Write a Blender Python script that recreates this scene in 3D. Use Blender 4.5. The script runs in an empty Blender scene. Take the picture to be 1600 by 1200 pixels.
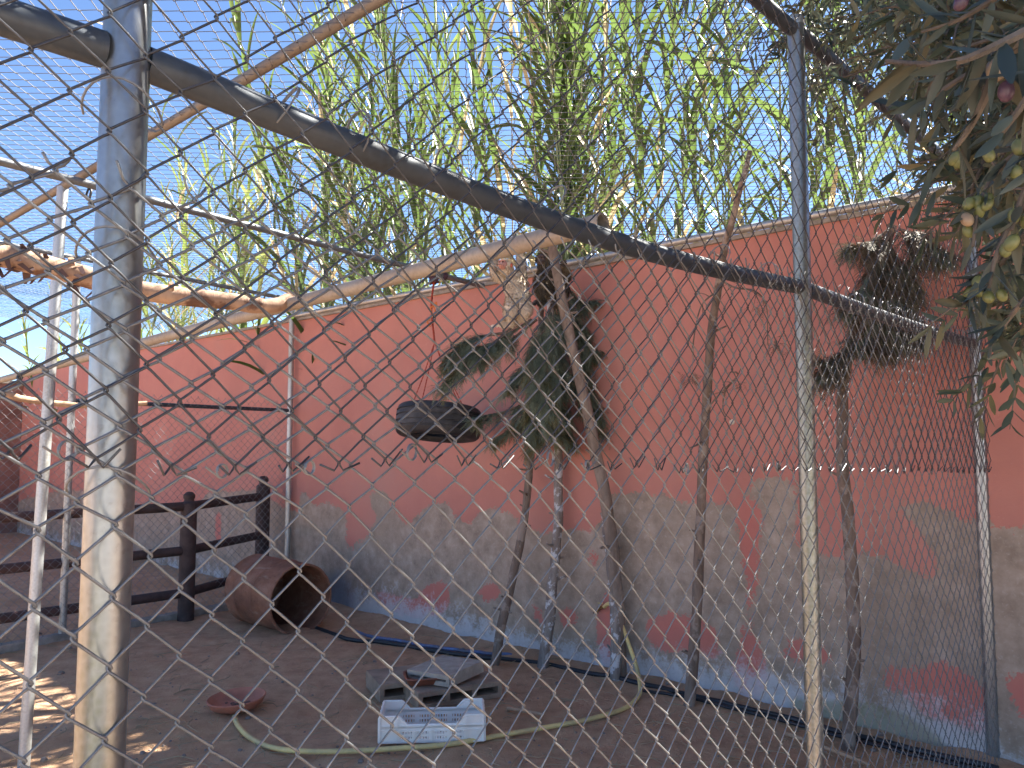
import bpy, bmesh, math, random
import numpy as np
from mathutils import Vector, Matrix, Euler, noise as mnoise
R = math.radians
random.seed(11); rng = np.random.default_rng(11)
sc = bpy.context.scene
COL = sc.collection

# ------------------------------------------------------------------ camera, world, sun, exposure
F = 1240.0; EYE = 1.6; PITCH = R(4.24)
cam = bpy.data.cameras.new('camera'); camo = bpy.data.objects.new('camera', cam); COL.objects.link(camo)
camo.location = (0, 0, EYE); camo.rotation_euler = (R(90) + PITCH, 0, 0)
cam.sensor_width = 36.0; cam.lens = 36.0 * F / 1600; cam.clip_start = 0.05; cam.clip_end = 3000
sc.camera = camo

SUN_EL, SUN_AZ = R(47.5), math.atan2(0.80, 0.60)          # azimuth measured from +Y towards +X
world = bpy.data.worlds.new('World'); sc.world = world; world.use_nodes = True
wn = world.node_tree.nodes; wl = world.node_tree.links
bg = wn['Background']; sky = wn.new('ShaderNodeTexSky')
sky.sky_type = 'NISHITA'; sky.sun_disc = False
sky.sun_elevation = SUN_EL; sky.sun_rotation = SUN_AZ
sky.altitude = 1500; sky.air_density = 0.8; sky.dust_density = 0.12; sky.ozone_density = 4.0
bg.inputs['Strength'].default_value = 0.05
wl.new(sky.outputs[0], bg.inputs[0])
sun = bpy.data.lights.new('sun', 'SUN'); suno = bpy.data.objects.new('sun', sun); COL.objects.link(suno)
sun.energy = 5.0; sun.angle = R(0.53); sun.color = (1, 0.93, 0.82)
sdir = Vector((math.sin(SUN_AZ) * math.cos(SUN_EL), math.cos(SUN_AZ) * math.cos(SUN_EL), math.sin(SUN_EL)))
suno.rotation_euler = sdir.to_track_quat('Z', 'Y').to_euler(); suno.location = (0, 0, 20)
sc.view_settings.view_transform = 'Standard'; sc.view_settings.look = 'None'
sc.view_settings.gamma = 1; sc.view_settings.use_curve_mapping = False
sc.view_settings.exposure = 2.68
sc.render.engine = 'CYCLES'
sc.cycles.use_denoising = True
sc.cycles.max_bounces = 8; sc.cycles.diffuse_bounces = 5; sc.cycles.glossy_bounces = 3
sc.cycles.transmission_bounces = 3; sc.cycles.transparent_max_bounces = 6
sc.cycles.use_adaptive_sampling = True; sc.cycles.adaptive_threshold = 0.015
sc.cycles.sample_clamp_indirect = 6

# ------------------------------------------------------------------ picture -> place
SP, CP = math.sin(PITCH), math.cos(PITCH)
def ray(x, y):
    u = (x - 800) / F; v = (600 - y) / F; k = CP - v * SP
    return u / k, (SP + v * CP) / k
def at(x, y, d):
    a, b = ray(x, y); return Vector((a * d, d, EYE + b * d))
def gr(x, y, z=0.0):
    a, b = ray(x, y); d = (z - EYE) / b; return Vector((a * d, d, z))
O = Vector((2.42, 4.12, 0)); DW = Vector((-0.740, 0.673, 0)).normalized(); DF = Vector((-0.694, -0.720, 0)).normalized()
NW = Vector((-DW.y, DW.x, 0)); NW = NW if NW.y < 0 else -NW                     # wall normal, towards the yard
NF = Vector((DF.y, -DF.x, 0)); NF = NF if NF.x > 0 else -NF                     # fence normal, towards the camera
UP = Vector((0, 0, 1))
def wallp(s, z, n=0.0): return O + DW * s + UP * z + NW * n
def fencep(s, z, n=0.0): return O + DF * s + UP * z + NF * n
def wall_at(x, y, n=0.0):
    a, b = ray(x, y)
    dd = Vector((a, 1, b)); k = ((O + NW * n - Vector((0, 0, 0))).dot(NW)) / Vector((a, 1, 0)).dot(NW)
    return Vector((a * k, k, EYE + b * k))
def project(p):
    y = p[1] * CP + (p[2] - EYE) * SP; z = -p[1] * SP + (p[2] - EYE) * CP
    return 800 + F * p[0] / y, 600 - F * z / y

# ------------------------------------------------------------------ object helpers
def tag(o, label=None, cat=None, group=None, kind=None):
    if label: o['label'] = label
    if cat: o['category'] = cat
    if group: o['group'] = group
    if kind: o['kind'] = kind
    return o
def empty(name, loc=(0, 0, 0), rz=0):
    o = bpy.data.objects.new(name, None); COL.objects.link(o); o.location = loc; o.rotation_euler = (0, 0, rz)
    o.empty_display_size = 0.1
    return o
class MB:
    def __init__(s): s.v = []; s.f = []; s.n = 0; s.mi = []
    def add(s, V, Fs, m=0):
        V = np.asarray(V, dtype=float).reshape(-1, 3); s.v.append(V)
        for f in Fs: s.f.append([int(i) + s.n for i in f])
        s.mi += [m] * len(Fs); s.n += len(V)
    def tube(s, P, r, n=6, cap=True, ref=None, m=0):
        P = np.array([tuple(p) for p in P], dtype=float); k = len(P)
        r = np.broadcast_to(np.asarray(r, float), (k,))
        T = np.gradient(P, axis=0); T /= (np.linalg.norm(T, axis=1, keepdims=True) + 1e-12)
        if ref is not None:
            N = np.cross(T, np.asarray(ref, float)); N /= (np.linalg.norm(N, axis=1, keepdims=True) + 1e-12)
        else:
            N = np.zeros((k, 3)); a = np.array([0, 0, 1.0]) if abs(T[0][2]) < 0.9 else np.array([1.0, 0, 0])
            c = np.cross(T[0], a); N[0] = c / np.linalg.norm(c)
            for i in range(1, k):
                c = N[i - 1] - T[i] * np.dot(N[i - 1], T[i]); N[i] = c / (np.linalg.norm(c) + 1e-12)
        B = np.cross(T, N)
        a = np.arange(n) * 2 * math.pi / n
        V = P[:, None, :] + r[:, None, None] * (np.cos(a)[None, :, None] * N[:, None, :] + np.sin(a)[None, :, None] * B[:, None, :])
        Fs = []
        for i in range(k - 1):
            for j in range(n):
                j2 = (j + 1) % n; Fs.append((i * n + j, i * n + j2, (i + 1) * n + j2, (i + 1) * n + j))
        if cap: Fs.append(tuple(range(n - 1, -1, -1))); Fs.append(tuple((k - 1) * n + j for j in range(n)))
        s.add(V.reshape(-1, 3), Fs, m)
    def box(s, c, sz, rot=None, m=0):
        h = np.array(sz) / 2
        V = np.array([(x, y, z) for x in (-1, 1) for y in (-1, 1) for z in (-1, 1)]) * h
        if rot is not None: V = V @ np.array(rot.to_3x3()).T
        V = V + np.array(tuple(c))
        s.add(V, [(0, 1, 3, 2), (4, 6, 7, 5), (0, 4, 5, 1), (2, 3, 7, 6), (0, 2, 6, 4), (1, 5, 7, 3)], m)
    def lathe(s, prof, n=32, mat=None, close=False, m=0):
        V = []; Fs = []
        for (r, z) in prof:
            for j in range(n):
                a = 2 * math.pi * j / n; V.append((r * math.cos(a), r * math.sin(a), z))
        k = len(prof); rg = k if close else k - 1
        for i in range(rg):
            i2 = (i + 1) % k
            for j in range(n):
                j2 = (j + 1) % n; Fs.append((i * n + j, i * n + j2, i2 * n + j2, i2 * n + j))
        V = np.array(V)
        if mat is not None: V = V @ np.array(mat.to_3x3()).T + np.array(mat.translation)
        s.add(V, Fs, m)
    def mesh(s, name, mats, smooth=True):
        me = bpy.data.meshes.new(name)
        V = np.concatenate(s.v) if s.v else np.zeros((0, 3))
        me.from_pydata(V.tolist(), [], s.f)
        for mm in (mats if isinstance(mats, (list, tuple)) else [mats]): me.materials.append(mm)
        if len(set(s.mi)) > 1: me.polygons.foreach_set('material_index', s.mi)
        if smooth: me.polygons.foreach_set('use_smooth', [True] * len(me.polygons))
        me.update(); return me
    def build(s, name, mats, parent=None, smooth=True, bevel=0, recalc=False):
        me = s.mesh(name, mats, smooth)
        if recalc or bevel:
            b = bmesh.new(); b.from_mesh(me)
            bmesh.ops.recalc_face_normals(b, faces=b.faces)
            if bevel:
                bmesh.ops.remove_doubles(b, verts=b.verts, dist=1e-5)
                ed = [e for e in b.edges if len(e.link_faces) == 2 and e.calc_face_angle(0) > 0.6]
                bmesh.ops.bevel(b, geom=ed, offset=bevel, segments=2, profile=0.6, affect='EDGES', clamp_overlap=True)
            b.to_mesh(me); b.free()
        if smooth:
            try: me.set_sharp_from_angle(angle=R(40))
            except Exception: pass
        return link(name, me, parent)
def link(name, me, parent=None):
    o = bpy.data.objects.new(name, me); COL.objects.link(o)
    if parent is not None: o.parent = parent
    return o
def curve(pts, n=24):
    P = [Vector(tuple(p)) for p in pts]
    if len(P) == 2: return [P[0].lerp(P[1], i / n) for i in range(n + 1)]
    P = [P[0] * 2 - P[1]] + P + [P[-1] * 2 - P[-2]]
    out = []; m = len(P) - 3
    for i in range(n + 1):
        t = i / n * m; k = min(int(t), m - 1); u = t - k
        a, b, c, d = P[k:k + 4]
        out.append(0.5 * ((2 * b) + (c - a) * u + (2 * a - 5 * b + 4 * c - d) * u * u + (3 * b - a - 3 * c + d) * u ** 3))
    return out
def nz(x, y=0.0, z=0.0): return mnoise.noise(Vector((x, y, z)))

# ------------------------------------------------------------------ materials
class NT:
    def __init__(s, name):
        s.m = bpy.data.materials.new(name); s.m.use_nodes = True; s.t = s.m.node_tree
        s.t.nodes.clear()
        s.out = s.t.nodes.new('ShaderNodeOutputMaterial'); s.p = s.t.nodes.new('ShaderNodeBsdfPrincipled')
        s.t.links.new(s.p.outputs[0], s.out.inputs[0]); s._co = None
    def n(s, typ, **kw):
        nd = s.t.nodes.new(typ)
        for k, v in kw.items():
            if k.startswith('_'): setattr(nd, k[1:], v)
            else: s.inp(nd, k.replace('__', ' '), v)
        return nd
    def inp(s, nd, k, v):
        i = nd.inputs[int(k[1:])] if (k[0] == 'i' and k[1:].isdigit()) else nd.inputs[k]
        if hasattr(v, 'is_output') or isinstance(v, bpy.types.NodeSocket): s.t.links.new(v, i)
        elif isinstance(v, (tuple, list)) and len(v) == 3 and i.type == 'RGBA': i.default_value = (*v, 1)
        else: i.default_value = v
    def co(s, obj=True):
        tc = s.n('ShaderNodeTexCoord'); return tc.outputs['Object']
    def gen(s): return s.n('ShaderNodeNewGeometry').outputs['Position']
    def noise(s, scale, det=4, rough=0.6, vec=None, dist=0.0):
        nd = s.n('ShaderNodeTexNoise', Scale=scale, Detail=det, Roughness=rough, Distortion=dist)
        if vec is not None: s.inp(nd, 'Vector', vec)
        return nd.outputs[0]
    def ramp(s, f, stops):
        nd = s.n('ShaderNodeValToRGB'); e = nd.color_ramp.elements
        while len(e) < len(stops): e.new(0.5)
        for el, (p, c) in zip(e, stops): el.position = p; el.color = (*c, 1) if len(c) == 3 else c
        s.inp(nd, 'Fac', f); return nd.outputs[0]
    def step(s, f, a, b):
        nd = s.n('ShaderNodeMapRange', _interpolation_type='SMOOTHSTEP'); s.inp(nd, 'Value', f)
        nd.inputs['From Min'].default_value = a; nd.inputs['From Max'].default_value = b
        return nd.outputs[0]
    def mix(s, f, a, b, bt='MIX'):
        nd = s.n('ShaderNodeMix', _data_type='RGBA', _blend_type=bt)
        s.inp(nd, 'i0', f); s.inp(nd, 'i6', a); s.inp(nd, 'i7', b); return nd.outputs[2]
    def math(s, op, a, b=0.0):
        nd = s.n('ShaderNodeMath', _operation=op); s.inp(nd, 'i0', a); s.inp(nd, 'i1', b); return nd.outputs[0]
    def bump(s, h, st=0.3, d=0.01):
        nd = s.n('ShaderNodeBump', Strength=st, Distance=d); s.inp(nd, 'Height', h)
        s.t.links.new(nd.outputs[0], s.p.inputs['Normal'])
    def set(s, **kw):
        for k, v in kw.items(): s.inp(s.p, k.replace('__', ' '), v)
        return s.m
    def attr(s, name): return s.n('ShaderNodeAttribute', _attribute_name=name).outputs['Fac']
    def rnd(s): return s.n('ShaderNodeObjectInfo').outputs['Random']
    def scaled(s, vec, sx, sy, sz):
        nd = s.n('ShaderNodeMapping'); s.inp(nd, 'Vector', vec); nd.inputs['Scale'].default_value = (sx, sy, sz); return nd.outputs[0]

def mat_galv(name, base=(0.42, 0.44, 0.45), rust=0.25, rough=0.42, metal=0.7, stain=(0.30, 0.29, 0.24)):
    t = NT(name); g = t.gen()
    a = t.noise(6, 5, 0.65, t.scaled(g, 1, 1, 0.10)); b = t.noise(60, 3, 0.6, g)
    c = t.mix(t.step(a, 0.42, 0.68), base, stain)
    c = t.mix(t.math('MULTIPLY', t.step(b, 0.55, 0.72), rust), c, (min(base[0] * .6, .11), min(base[1] * .5, .085), min(base[2] * .42, .07)))
    v = t.n('ShaderNodeTexVoronoi', Scale=90.0, Vector=g).outputs['Distance']
    c = t.mix(t.math('MULTIPLY', v, 0.5), c, tuple(x * 1.35 for x in base))
    t.bump(b, 0.15, 0.002)
    return t.set(Base__Color=c, Metallic=metal, Roughness=t.ramp(a, [(0.2, (rough - 0.08,) * 3), (0.8, (rough + 0.2,) * 3)]))
M = {}
M['galv'] = mat_galv('galvanised_steel')
M['galv_post'] = mat_galv('galvanised_post', (0.27, 0.29, 0.31), 0.35, 0.30, 0.85, (0.20, 0.21, 0.16))
M['wire'] = mat_galv('fence_wire', (0.205, 0.22, 0.235), 0.4, 0.5, 0.4, (0.155, 0.16, 0.165))
M['galv_dark'] = mat_galv('dull_galvanised_pipe', (0.17, 0.185, 0.20), 0.3, 0.45, 0.5, (0.14, 0.14, 0.135))
M['wire_upper'] = mat_galv('backlit_fence_wire', (0.085, 0.09, 0.102), 0.4, 0.42, 0.55, (0.07, 0.07, 0.072))  # upper roll coloured darker, standing in for its backlit look against the sky
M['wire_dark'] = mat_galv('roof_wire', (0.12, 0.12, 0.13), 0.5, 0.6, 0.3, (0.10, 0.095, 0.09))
M['rail'] = mat_galv('rail_steel', (0.055, 0.070, 0.090), 0.3, 0.45, 0.4, (0.042, 0.050, 0.060))
M['tan_pipe'] = mat_galv('weathered_tan_pipe', (0.27, 0.245, 0.21), 0.35, 0.6, 0.25, (0.24, 0.19, 0.145))
M['rusty_pipe'] = mat_galv('rusty_tan_pipe', (0.155, 0.14, 0.125), 0.4, 0.6, 0.2, (0.14, 0.11, 0.09))
M['rust'] = None
def m_simple(name, col, rough=0.7, var=0.35, scale=8, bump=0.2, dark=None, metal=0.0, bscale=None, world=True):
    t = NT(name); g = t.gen() if world else t.co(); a = t.noise(scale, 6, 0.65, g)
    dk = dark or tuple(c * (1 - var) for c in col)
    c = t.mix(t.step(a, 0.3, 0.7), dk, col)
    if bump: t.bump(t.noise(bscale or scale * 4, 4, 0.6, g), bump, 0.004)
    return t.set(Base__Color=c, Roughness=rough, Metallic=metal)
def m_wall():
    t = NT('painted_plaster_wall'); g = t.gen()
    n1 = t.noise(1.1, 6, 0.6, g); n2 = t.noise(9, 6, 0.65, g); n3 = t.noise(55, 4, 0.6, g); n4 = t.noise(24, 5, 0.7, g)
    drip = t.noise(5, 4, 0.6, t.scaled(g, 1, 1, 0.18))
    pink = t.ramp(n1, [(0.3, (0.42, 0.170, 0.140)), (0.55, (0.485, 0.205, 0.165)), (0.75, (0.45, 0.225, 0.185))])
    pink = t.mix(t.math('MULTIPLY', t.step(drip, 0.5, 0.8), 0.38), pink, (0.42, 0.20, 0.16))
    pink = t.mix(t.math('MULTIPLY', t.step(n4, 0.60, 0.75), 0.25), pink, (0.66, 0.36, 0.29))
    pink = t.mix(t.math('MULTIPLY', t.attr('low'), 0.65), pink, t.mix(n2, (0.47, 0.13, 0.11), (0.55, 0.19, 0.15)))
    grey = t.ramp(n2, [(0.25, (0.215, 0.165, 0.128)), (0.5, (0.335, 0.265, 0.212)), (0.75, (0.46, 0.375, 0.31))])
    grey = t.mix(t.math('MULTIPLY', t.step(n1, 0.45, 0.7), 0.55), grey, (0.30, 0.235, 0.18))
    grey = t.mix(t.math('MULTIPLY', t.step(n3, 0.55, 0.75), 0.4), grey, (0.50, 0.46, 0.42))
    pk = t.math('ADD', t.attr('paint'), t.math('ADD', t.math('MULTIPLY', t.math('SUBTRACT', n2, 0.5), 1.0), t.math('ADD', t.math('MULTIPLY', t.math('SUBTRACT', n3, 0.5), 0.9), t.math('MULTIPLY', t.math('SUBTRACT', n4, 0.5), 0.7))))
    pm = t.step(pk, 0.42, 0.47)
    wk = t.math('ADD', t.attr('salt'), t.math('ADD', t.math('MULTIPLY', t.math('SUBTRACT', n2, 0.5), 1.5), t.math('MULTIPLY', t.math('SUBTRACT', n3, 0.5), 0.8)))
    base = t.mix(pm, grey, pink)
    base = t.mix(t.math('MULTIPLY', t.step(wk, 0.30, 0.80), 0.75), base, t.mix(n4, (0.40, 0.41, 0.46), (0.68, 0.69, 0.73)))
    dk = t.math('ADD', t.attr('dark_patch'), t.math('MULTIPLY', t.math('SUBTRACT', n2, 0.5), 0.5))
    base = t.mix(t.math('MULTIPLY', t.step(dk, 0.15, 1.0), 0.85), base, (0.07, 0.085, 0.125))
    mk = t.math('ADD', t.attr('moss'), t.math('MULTIPLY', t.math('SUBTRACT', n4, 0.5), 1.0))
    base = t.mix(t.math('MULTIPLY', t.step(mk, 0.45, 0.95), 0.65), base, (0.20, 0.20, 0.10))
    h = t.math('ADD', t.math('MULTIPLY', n3, 0.4), t.math('ADD', t.math('MULTIPLY', pm, 0.5), t.math('MULTIPLY', n2, 0.6)))
    t.bump(h, 0.45, 0.008)
    return t.set(Base__Color=base, Roughness=0.9)
def m_ground():
    t = NT('red_brown_soil'); g = t.gen()
    n1 = t.noise(0.8, 5, 0.6, g); n2 = t.noise(7, 6, 0.7, g); n3 = t.noise(45, 5, 0.7, g); n4 = t.noise(180, 3, 0.6, g)
    c = t.ramp(n2, [(0.25, (0.33, 0.190, 0.110)), (0.5, (0.50, 0.305, 0.185)), (0.8, (0.64, 0.43, 0.275))])
    c = t.mix(t.math('MULTIPLY', t.step(n1, 0.45, 0.65), 0.5), c, (0.42, 0.245, 0.125))
    c = t.mix(t.math('MULTIPLY', t.step(n3, 0.58, 0.75), 0.6), c, (0.62, 0.46, 0.35))
    c = t.mix(t.math('MULTIPLY', t.step(n4, 0.62, 0.72), 0.6), c, (0.14, 0.08, 0.055))
    # unseen ground outside the cage is made paler to bounce light back in
    c = t.mix(t.attr('outside'), c, t.ramp(n2, [(0.3, (0.44, 0.36, 0.28)), (0.7, (0.56, 0.47, 0.38))]))
    h = t.math('ADD', t.math('MULTIPLY', n2, 0.7), t.math('ADD', t.math('MULTIPLY', n3, 0.45), t.math('MULTIPLY', n4, 0.12)))
    t.bump(h, 0.8, 0.03)
    return t.set(Base__Color=c, Roughness=0.95)
def m_leaf(name, cols, back, trans=0.45, rough=0.42, spec=0.5):
    t = NT(name); g = t.co(); r = t.rnd()
    c = t.ramp(t.math('ADD', t.math('MULTIPLY', r, 0.8), t.math('MULTIPLY', t.noise(3, 3, 0.5, t.gen()), 0.2)), [(i / max(1, len(cols) - 1), cc) for i, cc in enumerate(cols)])
    geo = t.n('ShaderNodeNewGeometry').outputs['Backfacing']
    cb = t.mix(geo, c, t.mix(0.5, c, back))
    t.set(Base__Color=cb, Roughness=rough)
    t.p.inputs['Specular IOR Level'].default_value = spec
    tr = t.n('ShaderNodeBsdfTranslucent'); t.inp(tr, 'Color', t.mix(0.5, c, tuple(min(1, x * 2.2) for x in cols[len(cols) // 2])))
    mx = t.n('ShaderNodeMixShader'); mx.inputs[0].default_value = trans
    t.t.links.new(t.p.outputs[0], mx.inputs[1]); t.t.links.new(tr.outputs[0], mx.inputs[2]); t.t.links.new(mx.outputs[0], t.out.inputs[0])
    return t.m
def m_leaf_pos(name, cols, back, trans=0.4, rough=0.45, scale=9.0):
    t = NT(name); g = t.gen()
    v = t.n('ShaderNodeTexVoronoi', Scale=scale, Vector=g).outputs['Color']
    c = t.ramp(t.n('ShaderNodeSeparateColor', Color=v).outputs[0], [(i / max(1, len(cols) - 1), cc) for i, cc in enumerate(cols)])
    geo = t.n('ShaderNodeNewGeometry').outputs['Backfacing']
    t.set(Base__Color=t.mix(geo, c, t.mix(0.6, c, back)), Roughness=rough)
    tr = t.n('ShaderNodeBsdfTranslucent'); t.inp(tr, 'Color', t.mix(0.5, c, back))
    mx = t.n('ShaderNodeMixShader'); mx.inputs[0].default_value = trans
    t.t.links.new(t.p.outputs[0], mx.inputs[1]); t.t.links.new(tr.outputs[0], mx.inputs[2]); t.t.links.new(mx.outputs[0], t.out.inputs[0])
    return t.m
def m_bark(name, a, b, patch=None, scale=14):
    t = NT(name); g = t.gen()
    n = t.noise(scale, 6, 0.7, t.scaled(g, 1, 1, 0.2)); n2 = t.noise(scale * 0.6, 5, 0.6, g)
    c = t.mix(t.step(n, 0.35, 0.7), a, b)
    if patch: c = t.mix(t.step(n2, 0.52, 0.6), c, patch)
    t.bump(n, 0.7, 0.012)
    return t.set(Base__Color=c, Roughness=0.9)
def m_rust():
    t = NT('rusty_drum_steel'); g = t.co()
    n1 = t.noise(4, 6, 0.65, g); n2 = t.noise(14, 6, 0.7, t.scaled(g, 1, 1, 0.3)); n3 = t.noise(60, 4, 0.6, g)
    c = t.ramp(n1, [(0.25, (0.10, 0.045, 0.030)), (0.5, (0.23, 0.105, 0.065)), (0.75, (0.33, 0.20, 0.15))])
    c = t.mix(t.math('MULTIPLY', t.step(n2, 0.56, 0.7), 0.55), c, (0.33, 0.27, 0.22))
    c = t.mix(t.math('MULTIPLY', t.step(n3, 0.55, 0.7), 0.5), c, (0.07, 0.035, 0.025))
    t.bump(n3, 0.5, 0.006)
    return t.set(Base__Color=c, Roughness=0.8, Metallic=0.15)
M['wall'] = m_wall(); M['ground'] = m_ground(); M['rust'] = m_rust()
M['end_wall'] = m_simple('red_brown_end_wall', (0.30, 0.15, 0.12), 0.9, 0.4, 3, 0.3)
M['concrete'] = m_simple('grey_concrete', (0.34, 0.31, 0.275), 0.92, 0.4, 12, 0.5, bscale=70)
M['block'] = m_simple('dusty_concrete_block', (0.38, 0.285, 0.21), 0.95, 0.4, 9, 0.6, bscale=60)
M['block_pale'] = m_simple('pale_concrete_slab', (0.46, 0.40, 0.34), 0.93, 0.35, 11, 0.5, bscale=70)
M['bark_brown'] = m_bark('brown_bark', (0.11, 0.08, 0.065), (0.21, 0.16, 0.13), (0.26, 0.21, 0.18))
M['bark_grey'] = m_bark('grey_brown_bark', (0.15, 0.115, 0.095), (0.30, 0.24, 0.20), (0.21, 0.165, 0.135))
M['bark_olive'] = m_bark('olive_bark', (0.07, 0.058, 0.048), (0.14, 0.12, 0.10))
M['bark_limed'] = m_bark('lime_splashed_bark', (0.16, 0.13, 0.115), (0.28, 0.245, 0.225), (0.50, 0.50, 0.52), 22)
M['log'] = m_bark('peeled_log', (0.28, 0.175, 0.12), (0.42, 0.29, 0.20), (0.13, 0.070, 0.048), 11)
M['corral'] = m_simple('dark_stained_wood', (0.062, 0.040, 0.040), 0.75, 0.5, 10, 0.4)
M['corral_red'] = m_simple('red_stained_wood', (0.095, 0.050, 0.045), 0.75, 0.4, 10, 0.4)
M['terracotta'] = m_simple('terracotta', (0.48, 0.18, 0.115), 0.7, 0.3, 10, 0.2)
M['tray'] = m_simple('brown_clay_tray', (0.25, 0.085, 0.05), 0.5, 0.3, 10, 0.2)
M['mud'] = m_simple('dried_mud', (0.16, 0.10, 0.08), 0.95, 0.3, 20, 0.5)
M['plastic'] = m_simple('dirty_white_plastic', (0.88, 0.86, 0.83), 0.45, 0.0, 5, 0.1, dark=(0.78, 0.74, 0.69))
def m_rubber():
    t = NT('worn_tyre_rubber'); g = t.gen(); a = t.noise(10, 5, 0.6, g)
    t.bump(t.noise(120, 3, 0.5, g), 0.2, 0.002)
    return t.set(Base__Color=t.mix(t.step(a, 0.4, 0.75), (0.016, 0.017, 0.022), (0.055, 0.055, 0.06)), Roughness=0.62)
M['rubber'] = m_rubber()
M['rope_red'] = m_simple('red_rope', (0.42, 0.07, 0.045), 0.85, 0.4, 60, 0.4)
M['rope_orange'] = m_simple('orange_rope', (0.75, 0.22, 0.06), 0.8, 0.3, 60, 0.3)
M['rope_purple'] = m_simple('dark_purple_rope', (0.09, 0.05, 0.075), 0.9, 0.4, 60, 0.4)
M['hose'] = m_simple('yellow_hose', (0.80, 0.62, 0.25), 0.5, 0.2, 6, 0.1, dark=(0.50, 0.40, 0.20))
M['blue_pipe'] = m_simple('faded_blue_pipe', (0.12, 0.19, 0.40), 0.6, 0.5, 9, 0.1, dark=(0.10, 0.10, 0.13))
M['black_pipe'] = m_simple('black_irrigation_pipe', (0.022, 0.024, 0.032), 0.5, 0.4, 6, 0.1)
M['brass'] = m_simple('brass', (0.55, 0.42, 0.18), 0.35, 0.3, 30, 0.1, metal=0.8)
M['pale_wood'] = m_simple('pale_bare_wood', (0.52, 0.34, 0.22), 0.85, 0.3, 20, 0.3)
M['straw'] = m_simple('dry_straw', (0.40, 0.32, 0.20), 0.85, 0.4, 5, 0.0)
M['stone'] = m_simple('small_stone', (0.30, 0.25, 0.22), 0.9, 0.5, 6, 0.2)
M['cut_end'] = m_simple('cut_wood_end', (0.62, 0.55, 0.45), 0.85, 0.2, 20, 0.1)
M['reed_leaf'] = m_leaf('reed_leaf', [(0.030, 0.058, 0.015), (0.046, 0.082, 0.020), (0.068, 0.105, 0.028), (0.10, 0.125, 0.046)], (0.08, 0.112, 0.042), 0.46, 0.42)
M['reed_dry'] = m_leaf('dry_reed_leaf', [(0.36, 0.29, 0.16), (0.45, 0.37, 0.22)], (0.4, 0.33, 0.2), 0.3, 0.6)
M['reed_stem'] = m_simple('reed_stem', (0.33, 0.33, 0.15), 0.45, 0.4, 3, 0.0, dark=(0.16, 0.21, 0.07))
M['reed_cane'] = m_simple('dry_reed_cane', (0.42, 0.34, 0.21), 0.55, 0.4, 3, 0.0)
M['plume'] = m_simple('reed_plume', (0.30, 0.20, 0.13), 0.9, 0.3, 30, 0.0)
M['far_foliage'] = m_leaf_pos('reed_foliage', [(0.06, 0.115, 0.025), (0.10, 0.165, 0.035), (0.15, 0.20, 0.06), (0.30, 0.28, 0.14)], (0.22, 0.30, 0.08), 0.45, 0.4, 4)
M['olive_leaf'] = m_leaf('olive_leaf', [(0.018, 0.032, 0.029), (0.028, 0.046, 0.041), (0.042, 0.060, 0.050), (0.095, 0.075, 0.030)], (0.075, 0.10, 0.092), 0.12, 0.5)
M['olive_crown'] = m_leaf_pos('olive_crown_leaves', [(0.028, 0.045, 0.032), (0.042, 0.065, 0.044), (0.070, 0.088, 0.050), (0.15, 0.125, 0.06)], (0.11, 0.13, 0.095), 0.25, 0.5, 14)
M['olive_green'] = m_simple('green_olive', (0.15, 0.17, 0.06), 0.4, 0.3, 20, 0.0)
M['olive_pale'] = m_simple('pale_ripening_olive', (0.34, 0.25, 0.16), 0.4, 0.3, 20, 0.0)
M['olive_purple'] = m_simple('purple_olive', (0.10, 0.055, 0.09), 0.4, 0.4, 20, 0.0)
M['fir'] = m_leaf_pos('fir_needles', [(0.10, 0.135, 0.100), (0.15, 0.19, 0.138), (0.20, 0.235, 0.155)], (0.16, 0.19, 0.14), 0.15, 0.6, 12)
M['fir_tip'] = m_leaf_pos('yellowing_fir_needles', [(0.10, 0.115, 0.05), (0.20, 0.17, 0.08)], (0.15, 0.14, 0.07), 0.2, 0.6, 12)
M['fir_dry'] = m_leaf_pos('dry_brown_needles', [(0.085, 0.070, 0.053), (0.145, 0.120, 0.085), (0.115, 0.125, 0.085)], (0.13, 0.105, 0.08), 0.12, 0.7, 12)
M['fur_pale'] = m_leaf_pos('pale_golden_fur', [(0.52, 0.43, 0.33), (0.66, 0.56, 0.44), (0.76, 0.66, 0.54)], (0.62, 0.52, 0.40), 0.1, 0.8, 30)
M['fur_brown'] = m_leaf_pos('grey_brown_fur', [(0.105, 0.085, 0.062), (0.16, 0.13, 0.092), (0.21, 0.17, 0.11)], (0.16, 0.13, 0.09), 0.1, 0.8, 30)
M['fur_dark'] = m_leaf_pos('dark_brown_fur', [(0.055, 0.042, 0.032), (0.09, 0.07, 0.05), (0.16, 0.12, 0.07)], (0.1, 0.08, 0.05), 0.1, 0.8, 30)
M['skin_pink'] = m_simple('pink_monkey_skin', (0.50, 0.24, 0.20), 0.6, 0.25, 40, 0.1)
M['skin_red'] = m_simple('red_monkey_skin', (0.62, 0.12, 0.07), 0.55, 0.2, 40, 0.1)
M['skin_dark'] = m_simple('dark_monkey_skin', (0.12, 0.08, 0.07), 0.6, 0.3, 40, 0.1)
M['eye'] = m_simple('dark_eye', (0.012, 0.008, 0.006), 0.15, 0.0, 5, 0.0)
M['cable'] = m_simple('grey_cable', (0.10, 0.09, 0.085), 0.6, 0.3, 5, 0.0)

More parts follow.
